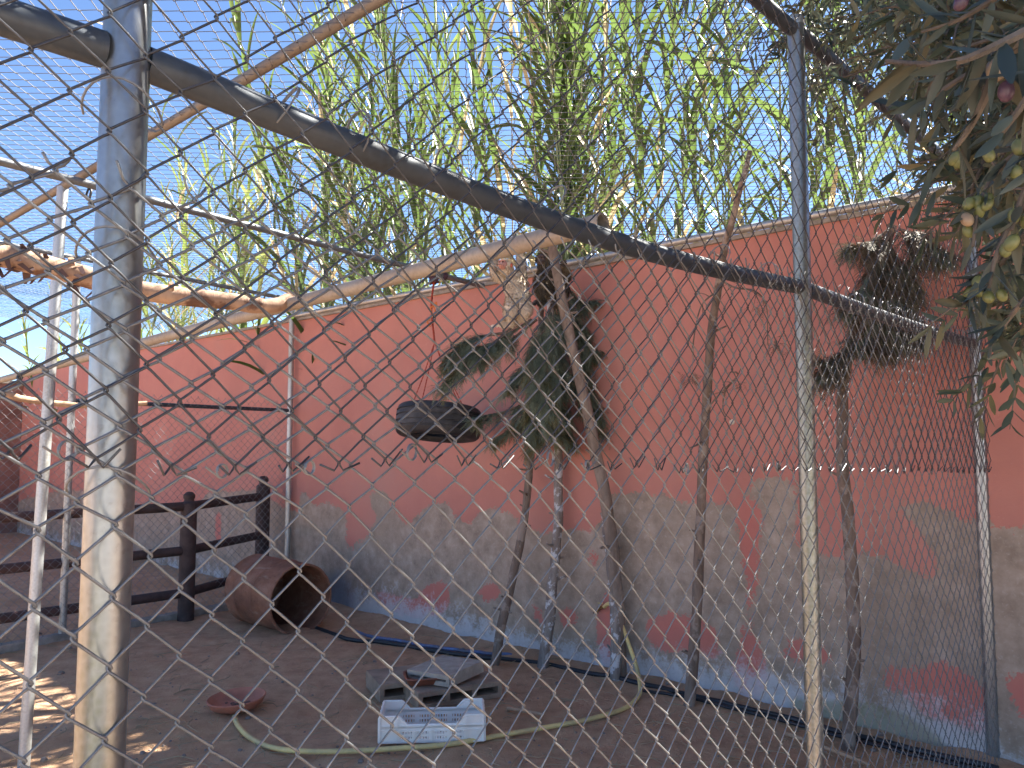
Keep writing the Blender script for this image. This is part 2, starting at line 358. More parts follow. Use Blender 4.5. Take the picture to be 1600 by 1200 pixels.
# ------------------------------------------------------------------ ground
def inside_poly(px, py, poly):
    c = np.zeros(px.shape, bool); n = len(poly)
    for i in range(n):
        x1, y1 = poly[i]; x2, y2 = poly[(i + 1) % n]
        cond = ((y1 > py) != (y2 > py)) & (px < (x2 - x1) * (py - y1) / ((y2 - y1) if y2 != y1 else 1e-9) + x1)
        c ^= cond
    return c
def grid_object(name, P, nu, nv, mat, attrs=None, flip=False):
    idx = np.arange(nu * nv).reshape(nu, nv)
    q = np.stack([idx[:-1, :-1], idx[1:, :-1], idx[1:, 1:], idx[:-1, 1:]], -1).reshape(-1, 4)
    if flip: q = q[:, ::-1]
    me = bpy.data.meshes.new(name); me.from_pydata(P.reshape(-1, 3).tolist(), [], q.tolist())
    for k, a in (attrs or {}).items():
        at_ = me.attributes.new(k, 'FLOAT', 'POINT'); at_.data.foreach_set('value', np.asarray(a, np.float32).ravel())
    me.polygons.foreach_set('use_smooth', [True] * len(me.polygons)); me.materials.append(mat); me.update()
    return link(name, me)
def axis(lo, hi, step, far):
    a = list(np.arange(lo, hi, step)); k = step; x = hi
    while x < far: a.append(x); k *= 1.45; x += k
    k = step; x = lo - step
    while x > -far: a.insert(0, x); k *= 1.45; x -= k
    return np.array(a)
xs = axis(-5.2, 3.4, 0.045, 900); ys = axis(1.0, 9.5, 0.045, 900)
def soil_h(x, y):
    if -7 < x < 4.5 and 0 < y < 12:
        h = 0.035 * nz(x * 0.9, y * 0.9, 3) + 0.018 * nz(x * 3.1, y * 3.1, 7) + 0.010 * nz(x * 8, y * 8, 1) + 0.006 * nz(x * 19, y * 19, 5)
        n = (Vector((x, y, 0)) - O).dot(NW)
        if -0.3 < n < 0.35: h += 0.035 * max(0, 1 - abs(n - 0.05) / 0.3)
        return h
    return 0.0
GP = np.zeros((len(xs), len(ys), 3)); OUT = np.zeros((len(xs), len(ys)))
for i, x in enumerate(xs):
    for j, y in enumerate(ys):
        GP[i, j] = (x, y, soil_h(x, y))
        q = Vector((x, y, 0)) - O
        q2 = max(0.0, min(1.0, (math.hypot(x - 3.0, y - 1.0) - 2.6) / 1.2))  # pale bounce ground held back round the olive to dim the wall
        OUT[i, j] = q2 * min(1, max(0, (q.dot(NF) - 0.25) / 0.4)) if q.dot(NW) > 0 else 0
g_o = grid_object('ground', GP, len(xs), len(ys), M['ground'], {'outside': OUT}); g_o['kind'] = 'structure'

# ------------------------------------------------------------------ the pink wall
WALL_H = 2.90
s_ax = np.arange(-5.0, 15.52, 0.026); z_ax = np.linspace(-0.15, WALL_H, 118)
S_, Z_ = np.meshgrid(s_ax, z_ax, indexing='ij')
WX = O.x + DW.x * S_; WY = O.y + DW.y * S_
yc = WY * CP + (Z_ - EYE) * SP; zc = -WY * SP + (Z_ - EYE) * CP
okp = yc > 0.3
PX = np.where(okp, 800 + F * WX / np.where(okp, yc, 1), 5000); PY = np.where(okp, 600 - F * zc / np.where(okp, yc, 1), 0)
bound = [(-200, 770), (20, 785), (70, 770), (130, 765), (200, 785), (300, 800), (325, 768), (400, 765), (440, 790), (466, 800), (467, 766), (482, 772), (490, 790), (515, 782), (540, 800), (545, 842), (560, 845), (574, 838), (590, 805), (574, 782), (578, 768), (602, 764), (612, 790), (630, 818), (645, 815), (660, 795), (680, 784), (706, 784), (713, 812), (735, 818), (748, 800), (775, 792), (802, 800), (815, 824), (850, 828), (935, 826), (944, 800), (955, 772), (1010, 768), (1050, 780), (1090, 786), (1152, 786), (1170, 755), (1185, 742), (1250, 750), (1246, 800), (1240, 862), (1340, 866), (1390, 870), (1440, 900), (1462, 905), (1466, 872), (1437, 832), (1402, 802), (1384, 776), (1420, 776), (1470, 792), (1540, 797), (1560, 822), (1605, 824), (1800, 830), (3000, 830), (3000, -4000), (-200, -4000)]
isl = [
 [(1152, 780), (1188, 780), (1186, 850), (1184, 910), (1176, 950), (1180, 985), (1166, 985), (1168, 900), (1156, 850)],
 [(1160, 985), (1178, 985), (1190, 1020), (1196, 1050), (1194, 1080), (1180, 1100), (1158, 1102), (1152, 1070), (1138, 1050), (1152, 1030)],
 [(1008, 978), (1012, 962), (1030, 968), (1052, 950), (1062, 962), (1100, 970), (1122, 985), (1124, 1018), (1108, 1030), (1094, 1008), (1060, 1016), (1040, 1022), (1014, 1002)],
 [(1222, 1010), (1236, 996), (1262, 1005), (1300, 1014), (1312, 1025), (1290, 1036), (1250, 1028), (1232, 1046)],
 [(1370, 1052), (1400, 1044), (1430, 1050), (1465, 1038), (1500, 1046), (1540, 1075), (1544, 1150), (1500, 1135), (1455, 1125), (1425, 1105), (1440, 1085), (1395, 1082)],
 [(573, 900), (592, 925), (620, 930), (650, 938), (668, 915), (700, 910), (704, 945), (690, 962), (640, 964), (596, 948)],
 [(735, 925), (780, 912), (790, 930), (760, 938)],
 [(833, 945), (846, 945), (850, 985), (838, 978)], [(870, 955), (905, 948), (900, 972), (880, 985)],
 [(932, 955), (958, 948), (960, 1052), (944, 1045), (932, 1000)], [(944, 915), (956, 920), (960, 950), (940, 950)],
 [(918, 860), (936, 864), (934, 890), (924, 884)],
 [(1575, 1060), (1620, 1055), (1620, 1130), (1580, 1110)], [(1470, 800), (1540, 798), (1540, 812), (1490, 810)],
 [(535, 845), (556, 840), (550, 862)], [(336, 800), (346, 800), (344, 850), (337, 850)]]
paint = inside_poly(PX, PY, bound)
low = np.zeros(paint.shape, bool)
for p in isl:
    q = inside_poly(PX, PY, p); paint |= q; low |= q
wob = np.array([[0.16 * math.sin(s * 2.3) + 0.1 * math.sin(s * 5.1 + 1)] for s in s_ax])
paint = np.where((PX > 2900) | (PX < -150), Z_ > 1.15 + wob, paint).astype(float)
def blur(a, n):
    for _ in range(n):
        p = np.pad(a, 1, mode='edge'); a = (p[1:-1, 1:-1] * 2 + p[:-2, 1:-1] + p[2:, 1:-1] + p[1:-1, :-2] + p[1:-1, 2:]) / 6
    return a
paint = blur(paint, 8); low = blur(low.astype(float), 4)
salt = np.clip(1 - Z_ / (0.34 + 0.10 * np.sin(S_ * 1.7)), 0, 1) * np.where((PX > 520) & (PX < 1560), 1, 0.6)
salt = np.maximum(salt, 0.55 * blur(inside_poly(PX, PY, [(560, 935), (700, 965), (830, 985), (940, 1010), (950, 1070), (760, 1020), (560, 965)]).astype(float), 8))
dark_patch = blur(inside_poly(PX, PY, [(505, 900), (535, 890), (552, 915), (562, 945), (552, 965), (500, 960)]).astype(float), 60)  # soft-edged bluish dark patch on the wall right of the drum
moss = blur(inside_poly(PX, PY, [(1225, 1085), (1330, 1090), (1420, 1110), (1470, 1145), (1500, 1175), (1500, 1200), (1420, 1180), (1300, 1140), (1225, 1110)]).astype(float), 5)
WP = np.stack([WX, WY, Z_], -1)
for i in range(0, len(s_ax)):
    off = 0.008 * nz(s_ax[i] * 0.7, 1.3) + 0.003 * nz(s_ax[i] * 4, 2.2)
    WP[i, :, 0] += NW.x * off; WP[i, :, 1] += NW.y * off
wroot = empty('pink_wall', wallp(5, 0))
tag(wroot, 'long salmon pink garden wall with peeling paint over grey plaster along its foot', 'wall')
wo = grid_object('plaster_face', WP, len(s_ax), len(z_ax), M['wall'], {'paint': paint, 'low': low, 'salt': salt, 'dark_patch': dark_patch, 'moss': moss})
def keep(o, parent):                                              # parent without moving
    o.parent = parent; o.matrix_parent_inverse = Matrix.LocRotScale(parent.location, parent.rotation_euler, None).inverted(); return o
keep(wo, wroot)
b = MB(); c0 = wallp(5.26, WALL_H / 2 - 0.08, -0.112); rotw = Matrix.Rotation(math.atan2(DW.y, DW.x), 4, 'Z')
b.box(c0, (20.5, 0.20, WALL_H + 0.13), rotw)
keep(b.build('wall_core', M['concrete'], None, False), wroot)
b = MB(); b.box(wallp(5.26, WALL_H + 0.012, -0.10), (20.5, 0.25, 0.03), rotw)
keep(b.build('coping', M['concrete'], None, False, bevel=0.004), wroot)

ew = empty('end_wall', wallp(15.4, 0)); tag(ew, 'dark red brown wall closing the far left end of the yard', 'wall')
b = MB(); b.box(wallp(15.4, 1.33, 3.1), (0.22, 6.2, 2.66), rotw); keep(b.build('wall_core', M['end_wall'], None, False), ew)
b = MB(); b.box(wallp(15.4, 2.69, 3.1), (0.28, 6.3, 0.05), rotw); keep(b.build('coping', M['concrete'], None, False), ew)

# ------------------------------------------------------------------ chain link
def chainlink(frame, a0, a1, z0, z1, root, mat, r=0.0022, pitch=0.045, per=0.09, sides=4, disp=None, seed=0, barb_bottom=False, barb_top=False, ph=0.0, name='wire', limit=400):
    """frame(a, z, d): point at a along the fence, z along each wire, d off the plane"""
    k = 0; a = a0 + pitch / 2; nw = int((a1 - a0) / pitch); rr = random.Random(seed)
    nper = int(math.ceil((z1 - z0) / (per / 2)))
    ref = (frame(0, 0, 1) - frame(0, 0, 0)).normalized()
    w = pitch / 2; e = w + r * 1.25; dz = per / 2; kk = r / 0.0022
    for k in range(nw):
        ac = a0 + (k + 0.5) * pitch; pts = []
        par = k % 2
        for i in range(nper + 1):
            zz = z0 + i * dz + ph; sgn = 1 if (i + par) % 2 == 0 else -1
            # knot at side sgn, coming from -sgn : wraps from front to back
            f = 1 if sgn > 0 else -1
            for (ea, ez, ed) in ((w - 0.0058 * kk, -0.0085 * kk, f * r * 1.2), (w + 0.0004, -0.0040 * kk, f * r * 1.15), (e, 0.0, 0.0), (w + 0.0004, 0.0040 * kk, -f * r * 1.15), (w - 0.0058 * kk, 0.0085 * kk, -f * r * 1.2)):
                A = ac + sgn * ea; Z = zz + ez
                if disp: da, dzz, dd = disp(A, Z); pts.append(frame(A + da, Z + dzz, ed + dd))
                else: pts.append(frame(A, Z, ed))
        if barb_bottom:
            p0 = pts[0]; s0 = 1 if par == 0 else -1
            A = ac + s0 * e
            dd = disp(A, z0) if disp else (0, 0, 0)
            L = rr.uniform(0.018, 0.036)
            pts = [frame(A + dd[0] + s0 * L, z0 + dd[1] + rr.uniform(0.0, 0.022), dd[2] + rr.uniform(-0.006, 0.012)), frame(A + dd[0] + s0 * 0.006, z0 + dd[1] - 0.008, dd[2])] + pts[2:]
        if barb_top:
            sg = 1 if (nper + par) % 2 == 0 else -1; A = ac + sg * e; zt = z0 + nper * dz + ph
            dd = disp(A, zt) if disp else (0, 0, 0); L = rr.uniform(0.012, 0.03)
            pts = pts[:-1] + [frame(A + dd[0] + sg * 0.006, zt + dd[1] + 0.008, dd[2]), frame(A + dd[0] + sg * L * 0.7, zt + dd[1] + L, dd[2] + rr.uniform(-0.004, 0.012))]
        m = MB(); m.tube(pts, r, sides, True, ref)
        me = m.mesh(name, mat); o = bpy.data.objects.new(name, me); COL.objects.link(o); o.parent = root
def pipe(p0, p1, r, mat, parent=None, name='pipe', n=14, sag=0.0, bend=None, cap=True):
    P = curve([p0, p1], 16) if not bend else curve([p0] + bend + [p1], 24)
    if sag: P = [p + UP * (-sag * math.sin(math.pi * i / (len(P) - 1))) for i, p in enumerate(P)]
    m = MB(); m.tube(P, r, n, cap)
    return m.build(name, mat, parent)
def hollow_pipe(p0, p1, r, mat, parent=None, name='pipe', n=18, bend=None):
    P = curve([p0] + (bend or []) + [p1], 20)
    m = MB(); m.tube(P, r, n, False)
    m.tube(list(reversed(P)), r * 0.84, n, False)
    d = (P[-1] - P[-2]).normalized()
    for end in (0, -1):                                     # annular lips
        q = MB(); q.tube([P[end], P[end] + d * 1e-4], r, n, False)
        ring1 = q.v[0][:n]; q = MB(); q.tube([P[end], P[end] + d * 1e-4], r * 0.84, n, False); ring2 = q.v[0][:n]
        m.add(np.concatenate([ring1, ring2]), [(j, (j + 1) % n, n + (j + 1) % n, n + j) for j in range(n)])
    return m.build(name, mat, parent, recalc=False)

fence = empty('chain_link_fence', fencep(2.1, 0))
tag(fence, 'galvanised chain link fence across the foreground with a mid rail and round posts', 'fence')
fence.matrix_world = Matrix.Identity(4)
S_POST = [0.0, 2.095, 4.255, 6.45]
RAIL_Z = [2.115, 2.115, 2.13, 2.12]
for i, s in enumerate(S_POST):
    rad = [0.031, 0.0275, 0.0305, 0.030][i]
    top = [2.97, 3.03, 3.06, 3.05][i]
    lean = [0.02, 0.01, 0.012, 0][i]
    p0 = fencep(s, -0.3); p1 = fencep(s, top) + Vector((lean * 0.2, 0, 0))
    po = pipe(p0, p1, rad, M['galv_post'], fence, 'post', 26)
    m = MB(); m.lathe([(rad + 0.002, -0.012), (rad + 0.003, 0.006), (rad * 0.7, 0.022), (0.001, 0.028)], 20, Matrix.Translation(p1)); m.build('post_cap', M['galv'], po)
for i in range(3):
    z0, z1 = RAIL_Z[i], RAIL_Z[i + 1]
    pipe(fencep(S_POST[i] + 0.028, z0), fencep(S_POST[i + 1] - 0.028, z1), 0.0245, M['rail'], fence, 'mid_rail', 18, sag=(0.012, 0.0435, 0.0)[i])
    pipe(fencep(S_POST[i] + 0.028, 3.0), fencep(S_POST[i + 1] - 0.028, 3.01), 0.024, M['rail'], fence, 'top_rail', 16)
def fdisp(loose, seed, outward, low=False):
    def f(A, Z):
        sagk = max(0, min(1, (A - 2.4) / 1.6)) if low else 0
        k = 1.0 + loose * max(0, min(1, (A - 2.6) / 1.6))
        da = 0.006 * k * nz(A * 3.1, Z * 2.7, seed) + 0.003 * nz(A * 11, Z * 9, seed + 4)
        dz = 0.008 * k * nz(A * 2.3, Z * 3.3, seed + 9) + 0.003 * nz(A * 9, Z * 12, seed + 2) - max(0, Z - 1.5) * 0.30 * sagk
        dd = outward + 0.010 * nz(A * 1.7, Z * 1.9, seed + 5) * k
        return da, dz, dd
    return f
fr_fence = lambda a, z, d: fencep(a, z, 0.040 + d)
def seam_disp(A, Z):
    da, dz, dd = fdisp(1.6, 21, 0.010)(A, Z)
    # the free lower edge of the upper roll hangs wavy
    t = max(0, 1 - (Z - 1.53) / 0.6)
    dz += t * (0.028 * (A - 2.6) + 0.012 * nz(A * 4, 3) + 0.04 * max(0, A - 4.2))
    return da, dz, dd
chainlink(fr_fence, 0.03, 4.95, 0.01, 2.12, fence, M['wire'], 0.00205, disp=fdisp(0.4, 3, 0.0, True), seed=1, barb_top=True)
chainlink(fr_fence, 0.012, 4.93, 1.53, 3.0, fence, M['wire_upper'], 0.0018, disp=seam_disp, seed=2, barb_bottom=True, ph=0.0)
# tie wires round the rails, rings in the seam
def ring(c, u, v, r, wr, parent, name='tie_wire', turns=1.6, pull=0.0):
    P = []
    n = int(14 * turns)
    for i in range(n + 1):
        a = 2 * math.pi * turns * i / n
        P.append(c + u * (r * math.cos(a)) + v * (r * math.sin(a)) + u.cross(v) * (0.004 * i / n))
    P.append(P[-1] + u * 0.02 + v * 0.012)
    m = MB(); m.tube(P, wr, 5, True); return m.build(name, M['wire'], parent)
for s in (0.35, 0.8, 1.25, 1.7, 2.35, 2.7, 3.05, 3.35, 3.62, 3.86, 4.05, 4.5):
    i = 0 if s < S_POST[1] else (1 if s < S_POST[2] else 2)
    t = (s - S_POST[i]) / (S_POST[i + 1] - S_POST[i]); z = RAIL_Z[i] + (RAIL_Z[i + 1] - RAIL_Z[i]) * t
    ring(fencep(s + random.uniform(-.05, .05), z, 0.01), (NF + UP * 0.2).normalized(), (UP + DF * random.uniform(-.5, .5)).normalized(), 0.036, 0.0016, fence)
for s in (0.5, 0.95, 1.5, 2.4, 2.9, 3.3, 3.42, 3.78, 3.98, 4.12, 4.32):
    z = 1.53 + seam_disp(s, 1.53)[1] + random.uniform(-0.01, 0.015)
    ring(fencep(s, z, 0.046), (DF + NF * 0.3).normalized(), UP, random.uniform(0.009, 0.016), 0.0016, fence, turns=1.9)
# ties at the left post
for z, w in ((2.06, .04), (1.86, .035), (1.55, .042), (0.72, .04)):
    c = fencep(4.255, z); u = DF; v = NF
    P = [c + u * (0.05 * math.cos(a)) * 1.0 + v * (0.047 * math.sin(a)) + UP * (0.02 * math.sin(a * 1.5)) for a in np.linspace(-0.6, math.pi + 0.7, 18)]
    m = MB(); m.tube(P, 0.0018, 5); m.build('tie_wire', M['wire'], fence)

# cage roof of chain link
roof = empty('cage_roof_mesh'); tag(roof, 'chain link mesh stretched flat overhead as the roof of the cage', 'netting')
def rdisp(A, Z):
    return (0.007 * nz(A * 2.1, Z * 2.4, 31), 0.007 * nz(A * 2.3, Z * 1.9, 37), -0.02 + 0.025 * nz(A * 0.8, Z * 0.8, 41) - 0.03 * abs(math.sin(A * 0.85)) )
fr_roof = lambda a, b_, d: wallp(a, 3.03 + d) + DF * b_
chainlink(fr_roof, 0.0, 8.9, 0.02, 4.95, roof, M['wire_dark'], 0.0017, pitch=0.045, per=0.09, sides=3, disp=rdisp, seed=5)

# ------------------------------------------------------------------ pipes and poles inside the cage
p_a = at(590, 0, 2.42); p_b = at(0, 350, 5.0); d_ = (p_b - p_a).normalized()
o = pipe(p_a - d_ * 1.0, p_b + d_ * 3.2, 0.0215, M['rusty_pipe'], None, 'roof_pipe'); tag(o, 'rusty tan roof pipe running from top of picture down to the left edge', 'pipe')
q0 = at(942, 348, 1.93); q1 = at(0, 594, 6.3); dq = (q1 - q0).normalized()
o = hollow_pipe(q0, q1 + dq * 0.45, 0.0255, M['tan_pipe'], None, 'cross_pipe'); tag(o, 'pale tan pipe with open dark end resting across the fence mid rail', 'pipe')
r0 = at(0, 252, 3.73); r1 = at(755, 447, 6.45); dr = (r1 - r0).normalized()
o = pipe(r0 - dr * 0.9, r1, 0.021, M['galv_dark'], None, 'roof_pipe', sag=0.0); tag(o, 'grey galvanised roof pipe crossing the cage from left edge to top of the wall', 'pipe')
m = MB()
o = pipe(wallp(-0.1, WALL_H + 0.052, 0.03), wallp(6.5, WALL_H + 0.05, 0.03), 0.025, M['galv'], None, 'wall_top_pipe'); tag(o, 'galvanised pipe lying along the top edge of the pink wall', 'pipe')
pb = gr(35, 1203); pt = at(98, 293, 4.24)
o = pipe(pb - UP * 0.2 + (pb - pt) * 0.02, pt, 0.028, M['galv'], None, 'support_pole', 16); tag(o, 'thin leaning grey pole at far left under crossing of two roof pipes', 'pole')
# zip tie and cloth scrap on the roof pipe
t_ = at(142, 300, 4.32); m = MB()
m.tube(curve([t_ + Vector((-.02, 0, .03)), t_ + Vector((.012, -.02, .0)), t_ + Vector((.0, -.01, -.05)), t_ + Vector((.03, 0, -.09))], 10), 0.007, 5)
m.tube(curve([t_ + Vector((0, -.02, .02)), t_ + Vector((-.012, -.02, -.03)), t_ + Vector((.02, -.01, -.07))], 8), 0.006, 5)
tag(m.build('rag_tie', M['black_pipe']), 'dark rag knotted around the grey roof pipe at left', 'rag')

# ------------------------------------------------------------------ partition fence
A0 = Vector((-3.66, 6.59, 0)); A1 = wallp(6.38, 0, 0.06); AD = (A1 - A0).normalized(); LEN = (A1 - A0).length
AN = Vector((AD.y, -AD.x, 0))
part = empty('partition_fence'); tag(part, 'thin chain link partition between grey pipe posts on the left side', 'fence')
PT = lambda a, z, d=0.0: A0 + AD * a + UP * z + AN * d
for a, h in ((LEN, 3.0), (0.0, 3.15), (-2.2, 3.2)):
    po = pipe(PT(a, -0.3), PT(a, h), 0.029, M['galv'], part, 'post', 14)
pipe(PT(LEN - 0.03, 1.94), PT(0.03, 1.95), 0.019, M['rail'], part, 'mid_rail', 12)
pipe(PT(LEN + 0.02, 3.12), PT(-3.2, 3.2), 0.02, M['galv_dark'], part, 'top_rail', 12)
chainlink(lambda a, z, d: PT(a, z, d + 0.035), -3.2, LEN - 0.03, 0.03, 2.02, part, M['wire'], 0.0016, pitch=0.037, per=0.074, sides=3, disp=lambda A, Z: (0.008 * nz(A * 2, Z * 2, 51), 0.008 * nz(A * 2, Z * 2, 57), 0.02 * nz(A, Z, 59)), seed=7)
m = MB(); m.box(PT((LEN - 3.3) / 2, 0.012), (LEN + 3.2, 0.10, 0.09), Matrix.Rotation(math.atan2(AD.y, AD.x), 4, 'Z'))
o = m.build('concrete_strip', M['concrete'], None, False, bevel=0.012); o['kind'] = 'structure'

# dark wooden corral fence behind it
cor = empty('wooden_fence'); tag(cor, 'dark brown round rail wooden fence behind the chain link partition', 'fence')
cA = gr(290, 968); cB = Vector((-2.62, 8.42, 0)); cd = (cB - cA).normalized()
cl = Vector((0.697, 0.717, 0)); cC = cA - cl * 3.1
for q, hh in ((cA, 1.10), (cB, 1.20), (cC, 1.12)):
    m = MB(); m.tube([q - UP * 0.2, q + UP * (hh - 0.05)], 0.072, 14)
    po = m.build('post', M['corral'], cor)
    m = MB(); m.lathe([(0.072, 0), (0.045, 0.02), (0.042, 0.035), (0.052, 0.05), (0.052, 0.075), (0.03, 0.1), (0.001, 0.105)], 14, Matrix.Translation(q + UP * (hh - 0.052))); m.build('finial', M['corral'], po)
for z in (1.02, 0.62, 0.24):
    pipe(cB + UP * (z + 0.02), cA + UP * z, 0.042, M['corral'], cor, 'rail', 12)
    cm = cA - cl * 0.75; pipe(cA + UP * z, cm + UP * (z - 0.003), 0.042, M['corral'], cor, 'rail', 12)
    pipe(cm + UP * (z - 0.003), cC + UP * (z - 0.01), 0.041, M['corral_red'], cor, 'rail', 12)
    pipe(cC + UP * z, cC - cl * 1.9 + UP * (z - 0.01), 0.042, M['corral_red'], cor, 'rail', 12)

# ------------------------------------------------------------------ logs lying on the pipes
def log(name, pts, r0, r1, mat, label, cat, n=30, rough=0.12, knots=4, seed=0):
    rr = random.Random(seed); P = curve(pts, n)
    rad = [(r0 + (r1 - r0) * i / n) * (1 + rough * nz(i * 0.45, seed)) for i in range(n + 1)]
    m = MB(); P2 = [p + Vector((0.004 * nz(i * .5, 1), 0.004 * nz(i * .5, 2), 0.006 * nz(i * .5, 3))) for i, p in enumerate(P)]
    m.tube(P2, rad, 14)
    for k in range(knots):
        i = rr.randrange(2, n - 2); d = Vector((rr.uniform(-1, 1), rr.uniform(-1, 1), rr.uniform(-0.3, 1))).normalized()
        m.tube([P2[i], P2[i] + d * rad[i] * rr.uniform(1.3, 1.9)], [rad[i] * 0.45, rad[i] * 0.25], 7)
    return tag(m.build(name, mat), label, cat)
lr = at(430, 483, 2.60)
logo = log('peeled_log', [at(-260, 352, 2.25), at(0, 399, 2.55), at(215, 453, 2.75), at(350, 470, 2.9), at(425, 478, 2.98), at(458, 464, 3.06)], 0.041, 0.025, M['log'], 'thick peeled log with shreds of bark lying on the pale tan pipe', 'log', seed=3)
m = MB()
for k in range(150):                                             # shredded bark
    t = random.random() ** 1.3; P = curve([at(-100, 380, 2.4), at(0, 399, 2.55), at(215, 453, 2.75)], 20); p = P[int(t * 20)]
    a = random.uniform(0, 6.28); d = Vector((0.3 * random.uniform(-1, 1), math.cos(a), math.sin(a)))
    q = p + d * 0.038; tdir = Vector((random.uniform(-.04, .04), random.uniform(-.02, .02), random.uniform(-.05, .005)))
    w = Vector((0.008, 0.002, 0.003)); m.add([q - w, q + w, q + w * .6 + tdir + d * .012, q - w * .6 + tdir + d * .012], [(0, 1, 2, 3)])
bo = m.build('bark_shreds', M['corral_red'], logo, False); bo['kind'] = 'stuff'
log('bare_branch', [at(-120, 590, 5.2), at(0, 615, 5.4), at(60, 627, 5.6), at(140, 634, 5.8), at(230, 630, 6.0)], 0.026, 0.018, M['pale_wood'], 'slim peeled branch hung level behind the thin leaning pole at left', 'branch', seed=8)

# ------------------------------------------------------------------ tyre swing
def twist_rope(pts, r, mat, parent=None, name='rope', strands=2, turns=14, n=50):
    P = curve(pts, n); m = MB()
    for k in range(strands):
        Q = [p + Vector((math.cos(2 * math.pi * (turns * i / n + k / strands)), math.sin(2 * math.pi * (turns * i / n + k / strands)), 0)) * r * 0.6 for i, p in enumerate(P)]
        m.tube(Q, r * 0.6, 5)
    return m.build(name, mat, parent)
TY = Vector((-0.555, 6.02, 1.755)); tm = Matrix.Translation(TY) @ Matrix.Rotation(R(4), 4, 'Y') @ Matrix.Rotation(R(-7), 4, 'X')
prof = []
half = 0.115
for (r, z) in [(0.205, -0.085), (0.225, -0.112), (0.262, -0.122), (0.292, -0.116), (0.312, -0.100)]: prof.append((r, z))
zz = -0.094
for gcen in (-0.062, -0.022, 0.022, 0.062):
    prof += [(0.3245 - 0.12 * gcen * gcen, gcen - 0.0075), (0.314, gcen - 0.006), (0.314, gcen + 0.006), (0.3245 - 0.12 * gcen * gcen, gcen + 0.0075)]
prof += [(0.312, 0.100), (0.292, 0.116), (0.262, 0.122), (0.225, 0.112), (0.205, 0.085), (0.220, 0.078), (0.285, 0.085), (0.300, 0.0), (0.285, -0.085), (0.220, -0.078)]
m = MB(); m.lathe(prof, 56, tm, close=True)
ty = m.build('tyre', M['rubber'], None, True, recalc=True); tag(ty, 'old black car tyre hanging flat on red ropes in front of the wall', 'tyre')
top = at(678, 440, 6.05); mid = at(679, 535, 6.03)
rope = empty('rope', top); tag(rope, 'red rope with dark knotted bundle at its top holding up the tyre', 'rope')
def kp(o): return keep(o, rope)
kp(twist_rope([top, at(674, 480, 6.04), mid], 0.008, M['rope_red'], None, 'hanging_line', 3))
for a in (200, 235, 330, 40):
    e = tm @ Vector((0.215 * math.cos(R(a)), 0.215 * math.sin(R(a)), 0.10))
    kp(twist_rope([mid, mid.lerp(e, 0.5) + Vector((0, 0, -0.01)), e, e + Vector((0, 0, -0.12))], 0.0045, M['rope_red'], None, 'strand', 2))
m = MB()
for k in range(16):
    a = k * 1.3; c = top + Vector((0, 0, -0.005 * k + 0.07))
    m.tube(curve([c + Vector((0.03 * math.cos(a), 0.03 * math.sin(a), 0.02)), c + Vector((0.036 * math.cos(a + 2), 0.03 * math.sin(a + 2), -0.01)), c + Vector((0.03 * math.cos(a + 4), 0.03 * math.sin(a + 4), 0.01))], 8), 0.010, 5)
kp(m.build('knot', M['rope_purple']))
m = MB()
for k in range(9):
    c = at(676 + random.uniform(-5, 6), 483 + random.uniform(-18, 26), 6.0)
    m.tube(curve([c, c + Vector((random.uniform(-.03, .03), -.01, random.uniform(-.02, .02))), c + Vector((random.uniform(-.04, .04), -.01, random.uniform(-.05, .01)))], 6), 0.006, 5)
kp(m.build('frayed_end', M['rope_orange']))
m = MB(); pp = [r0.lerp(r1, t) for t in (0.845, 0.86)]
for k in range(3):
    c = r0.lerp(r1, 0.862 + k * 0.004); m.tube([c + (UP * math.cos(a) + Vector((0.8, -.6, 0)) * math.sin(a)) * 0.030 for a in np.linspace(0, 6.28, 14)], 0.007, 5)
m.tube(curve([r0.lerp(r1, 0.866), top + UP * 0.06], 6), 0.010, 6)
kp(m.build('pipe_hitch', M['rope_purple']))

# ------------------------------------------------------------------ rusty drum
dax = Vector((0.72, -0.69, 0)).normalized(); rad = 0.292
dcen = at(471, 931, 6.82); dcen = Vector((dcen.x, dcen.y, rad - 0.012))
dm = Matrix.Translation(dcen) @ dax.to_track_quat('Z', 'Y').to_matrix().to_4x4()
drum = empty('rusty_drum', (dcen.x, dcen.y, 0)); tag(drum, 'rusty steel drum lying on its side with open end facing right', 'drum')
L = 0.80; prof = [(0.001, -L), (rad * 0.97, -L), (rad, -L + 0.004), (rad + 0.006, -L + 0.02), (rad, -L + 0.035)]
for zc in (-0.58, -0.30): prof += [(rad, zc - 0.03), (rad + 0.006, zc - 0.012), (rad + 0.010, zc), (rad + 0.006, zc + 0.012), (rad, zc + 0.03)]
prof += [(rad, -0.02), (rad - 0.006, -0.02), (rad - 0.006, -L + 0.02), (0.001, -L + 0.02)]
m = MB(); m.lathe(prof, 48); bo = m.build('body', M['rust'], None, True, recalc=True)
bo.matrix_world = dm; b2 = bo.data
for v in b2.vertices:                                           # dents
    d = 0.014 * nz(v.co.x * 4, v.co.y * 4, v.co.z * 3); l = max(1e-6, math.hypot(v.co.x, v.co.y))
    if l > 0.2: v.co.x *= 1 + d / l; v.co.y *= 1 + d / l
def keepm(o, parent):
    mw = o.matrix_world.copy(); o.parent = parent; o.matrix_parent_inverse = Matrix.LocRotScale(parent.location, parent.rotation_euler, None).inverted(); o.matrix_world = mw
keep(bo, drum)
m = MB(); m.lathe([(rad + 0.001, -0.02), (rad + 0.009, -0.014), (rad + 0.009, -0.002), (rad, 0.004), (rad - 0.010, 0.0), (rad - 0.010, -0.02)], 48, None, True)
ro = m.build('rim', M['rust'], None, True, recalc=True); ro.matrix_world = dm; keep(ro, drum)

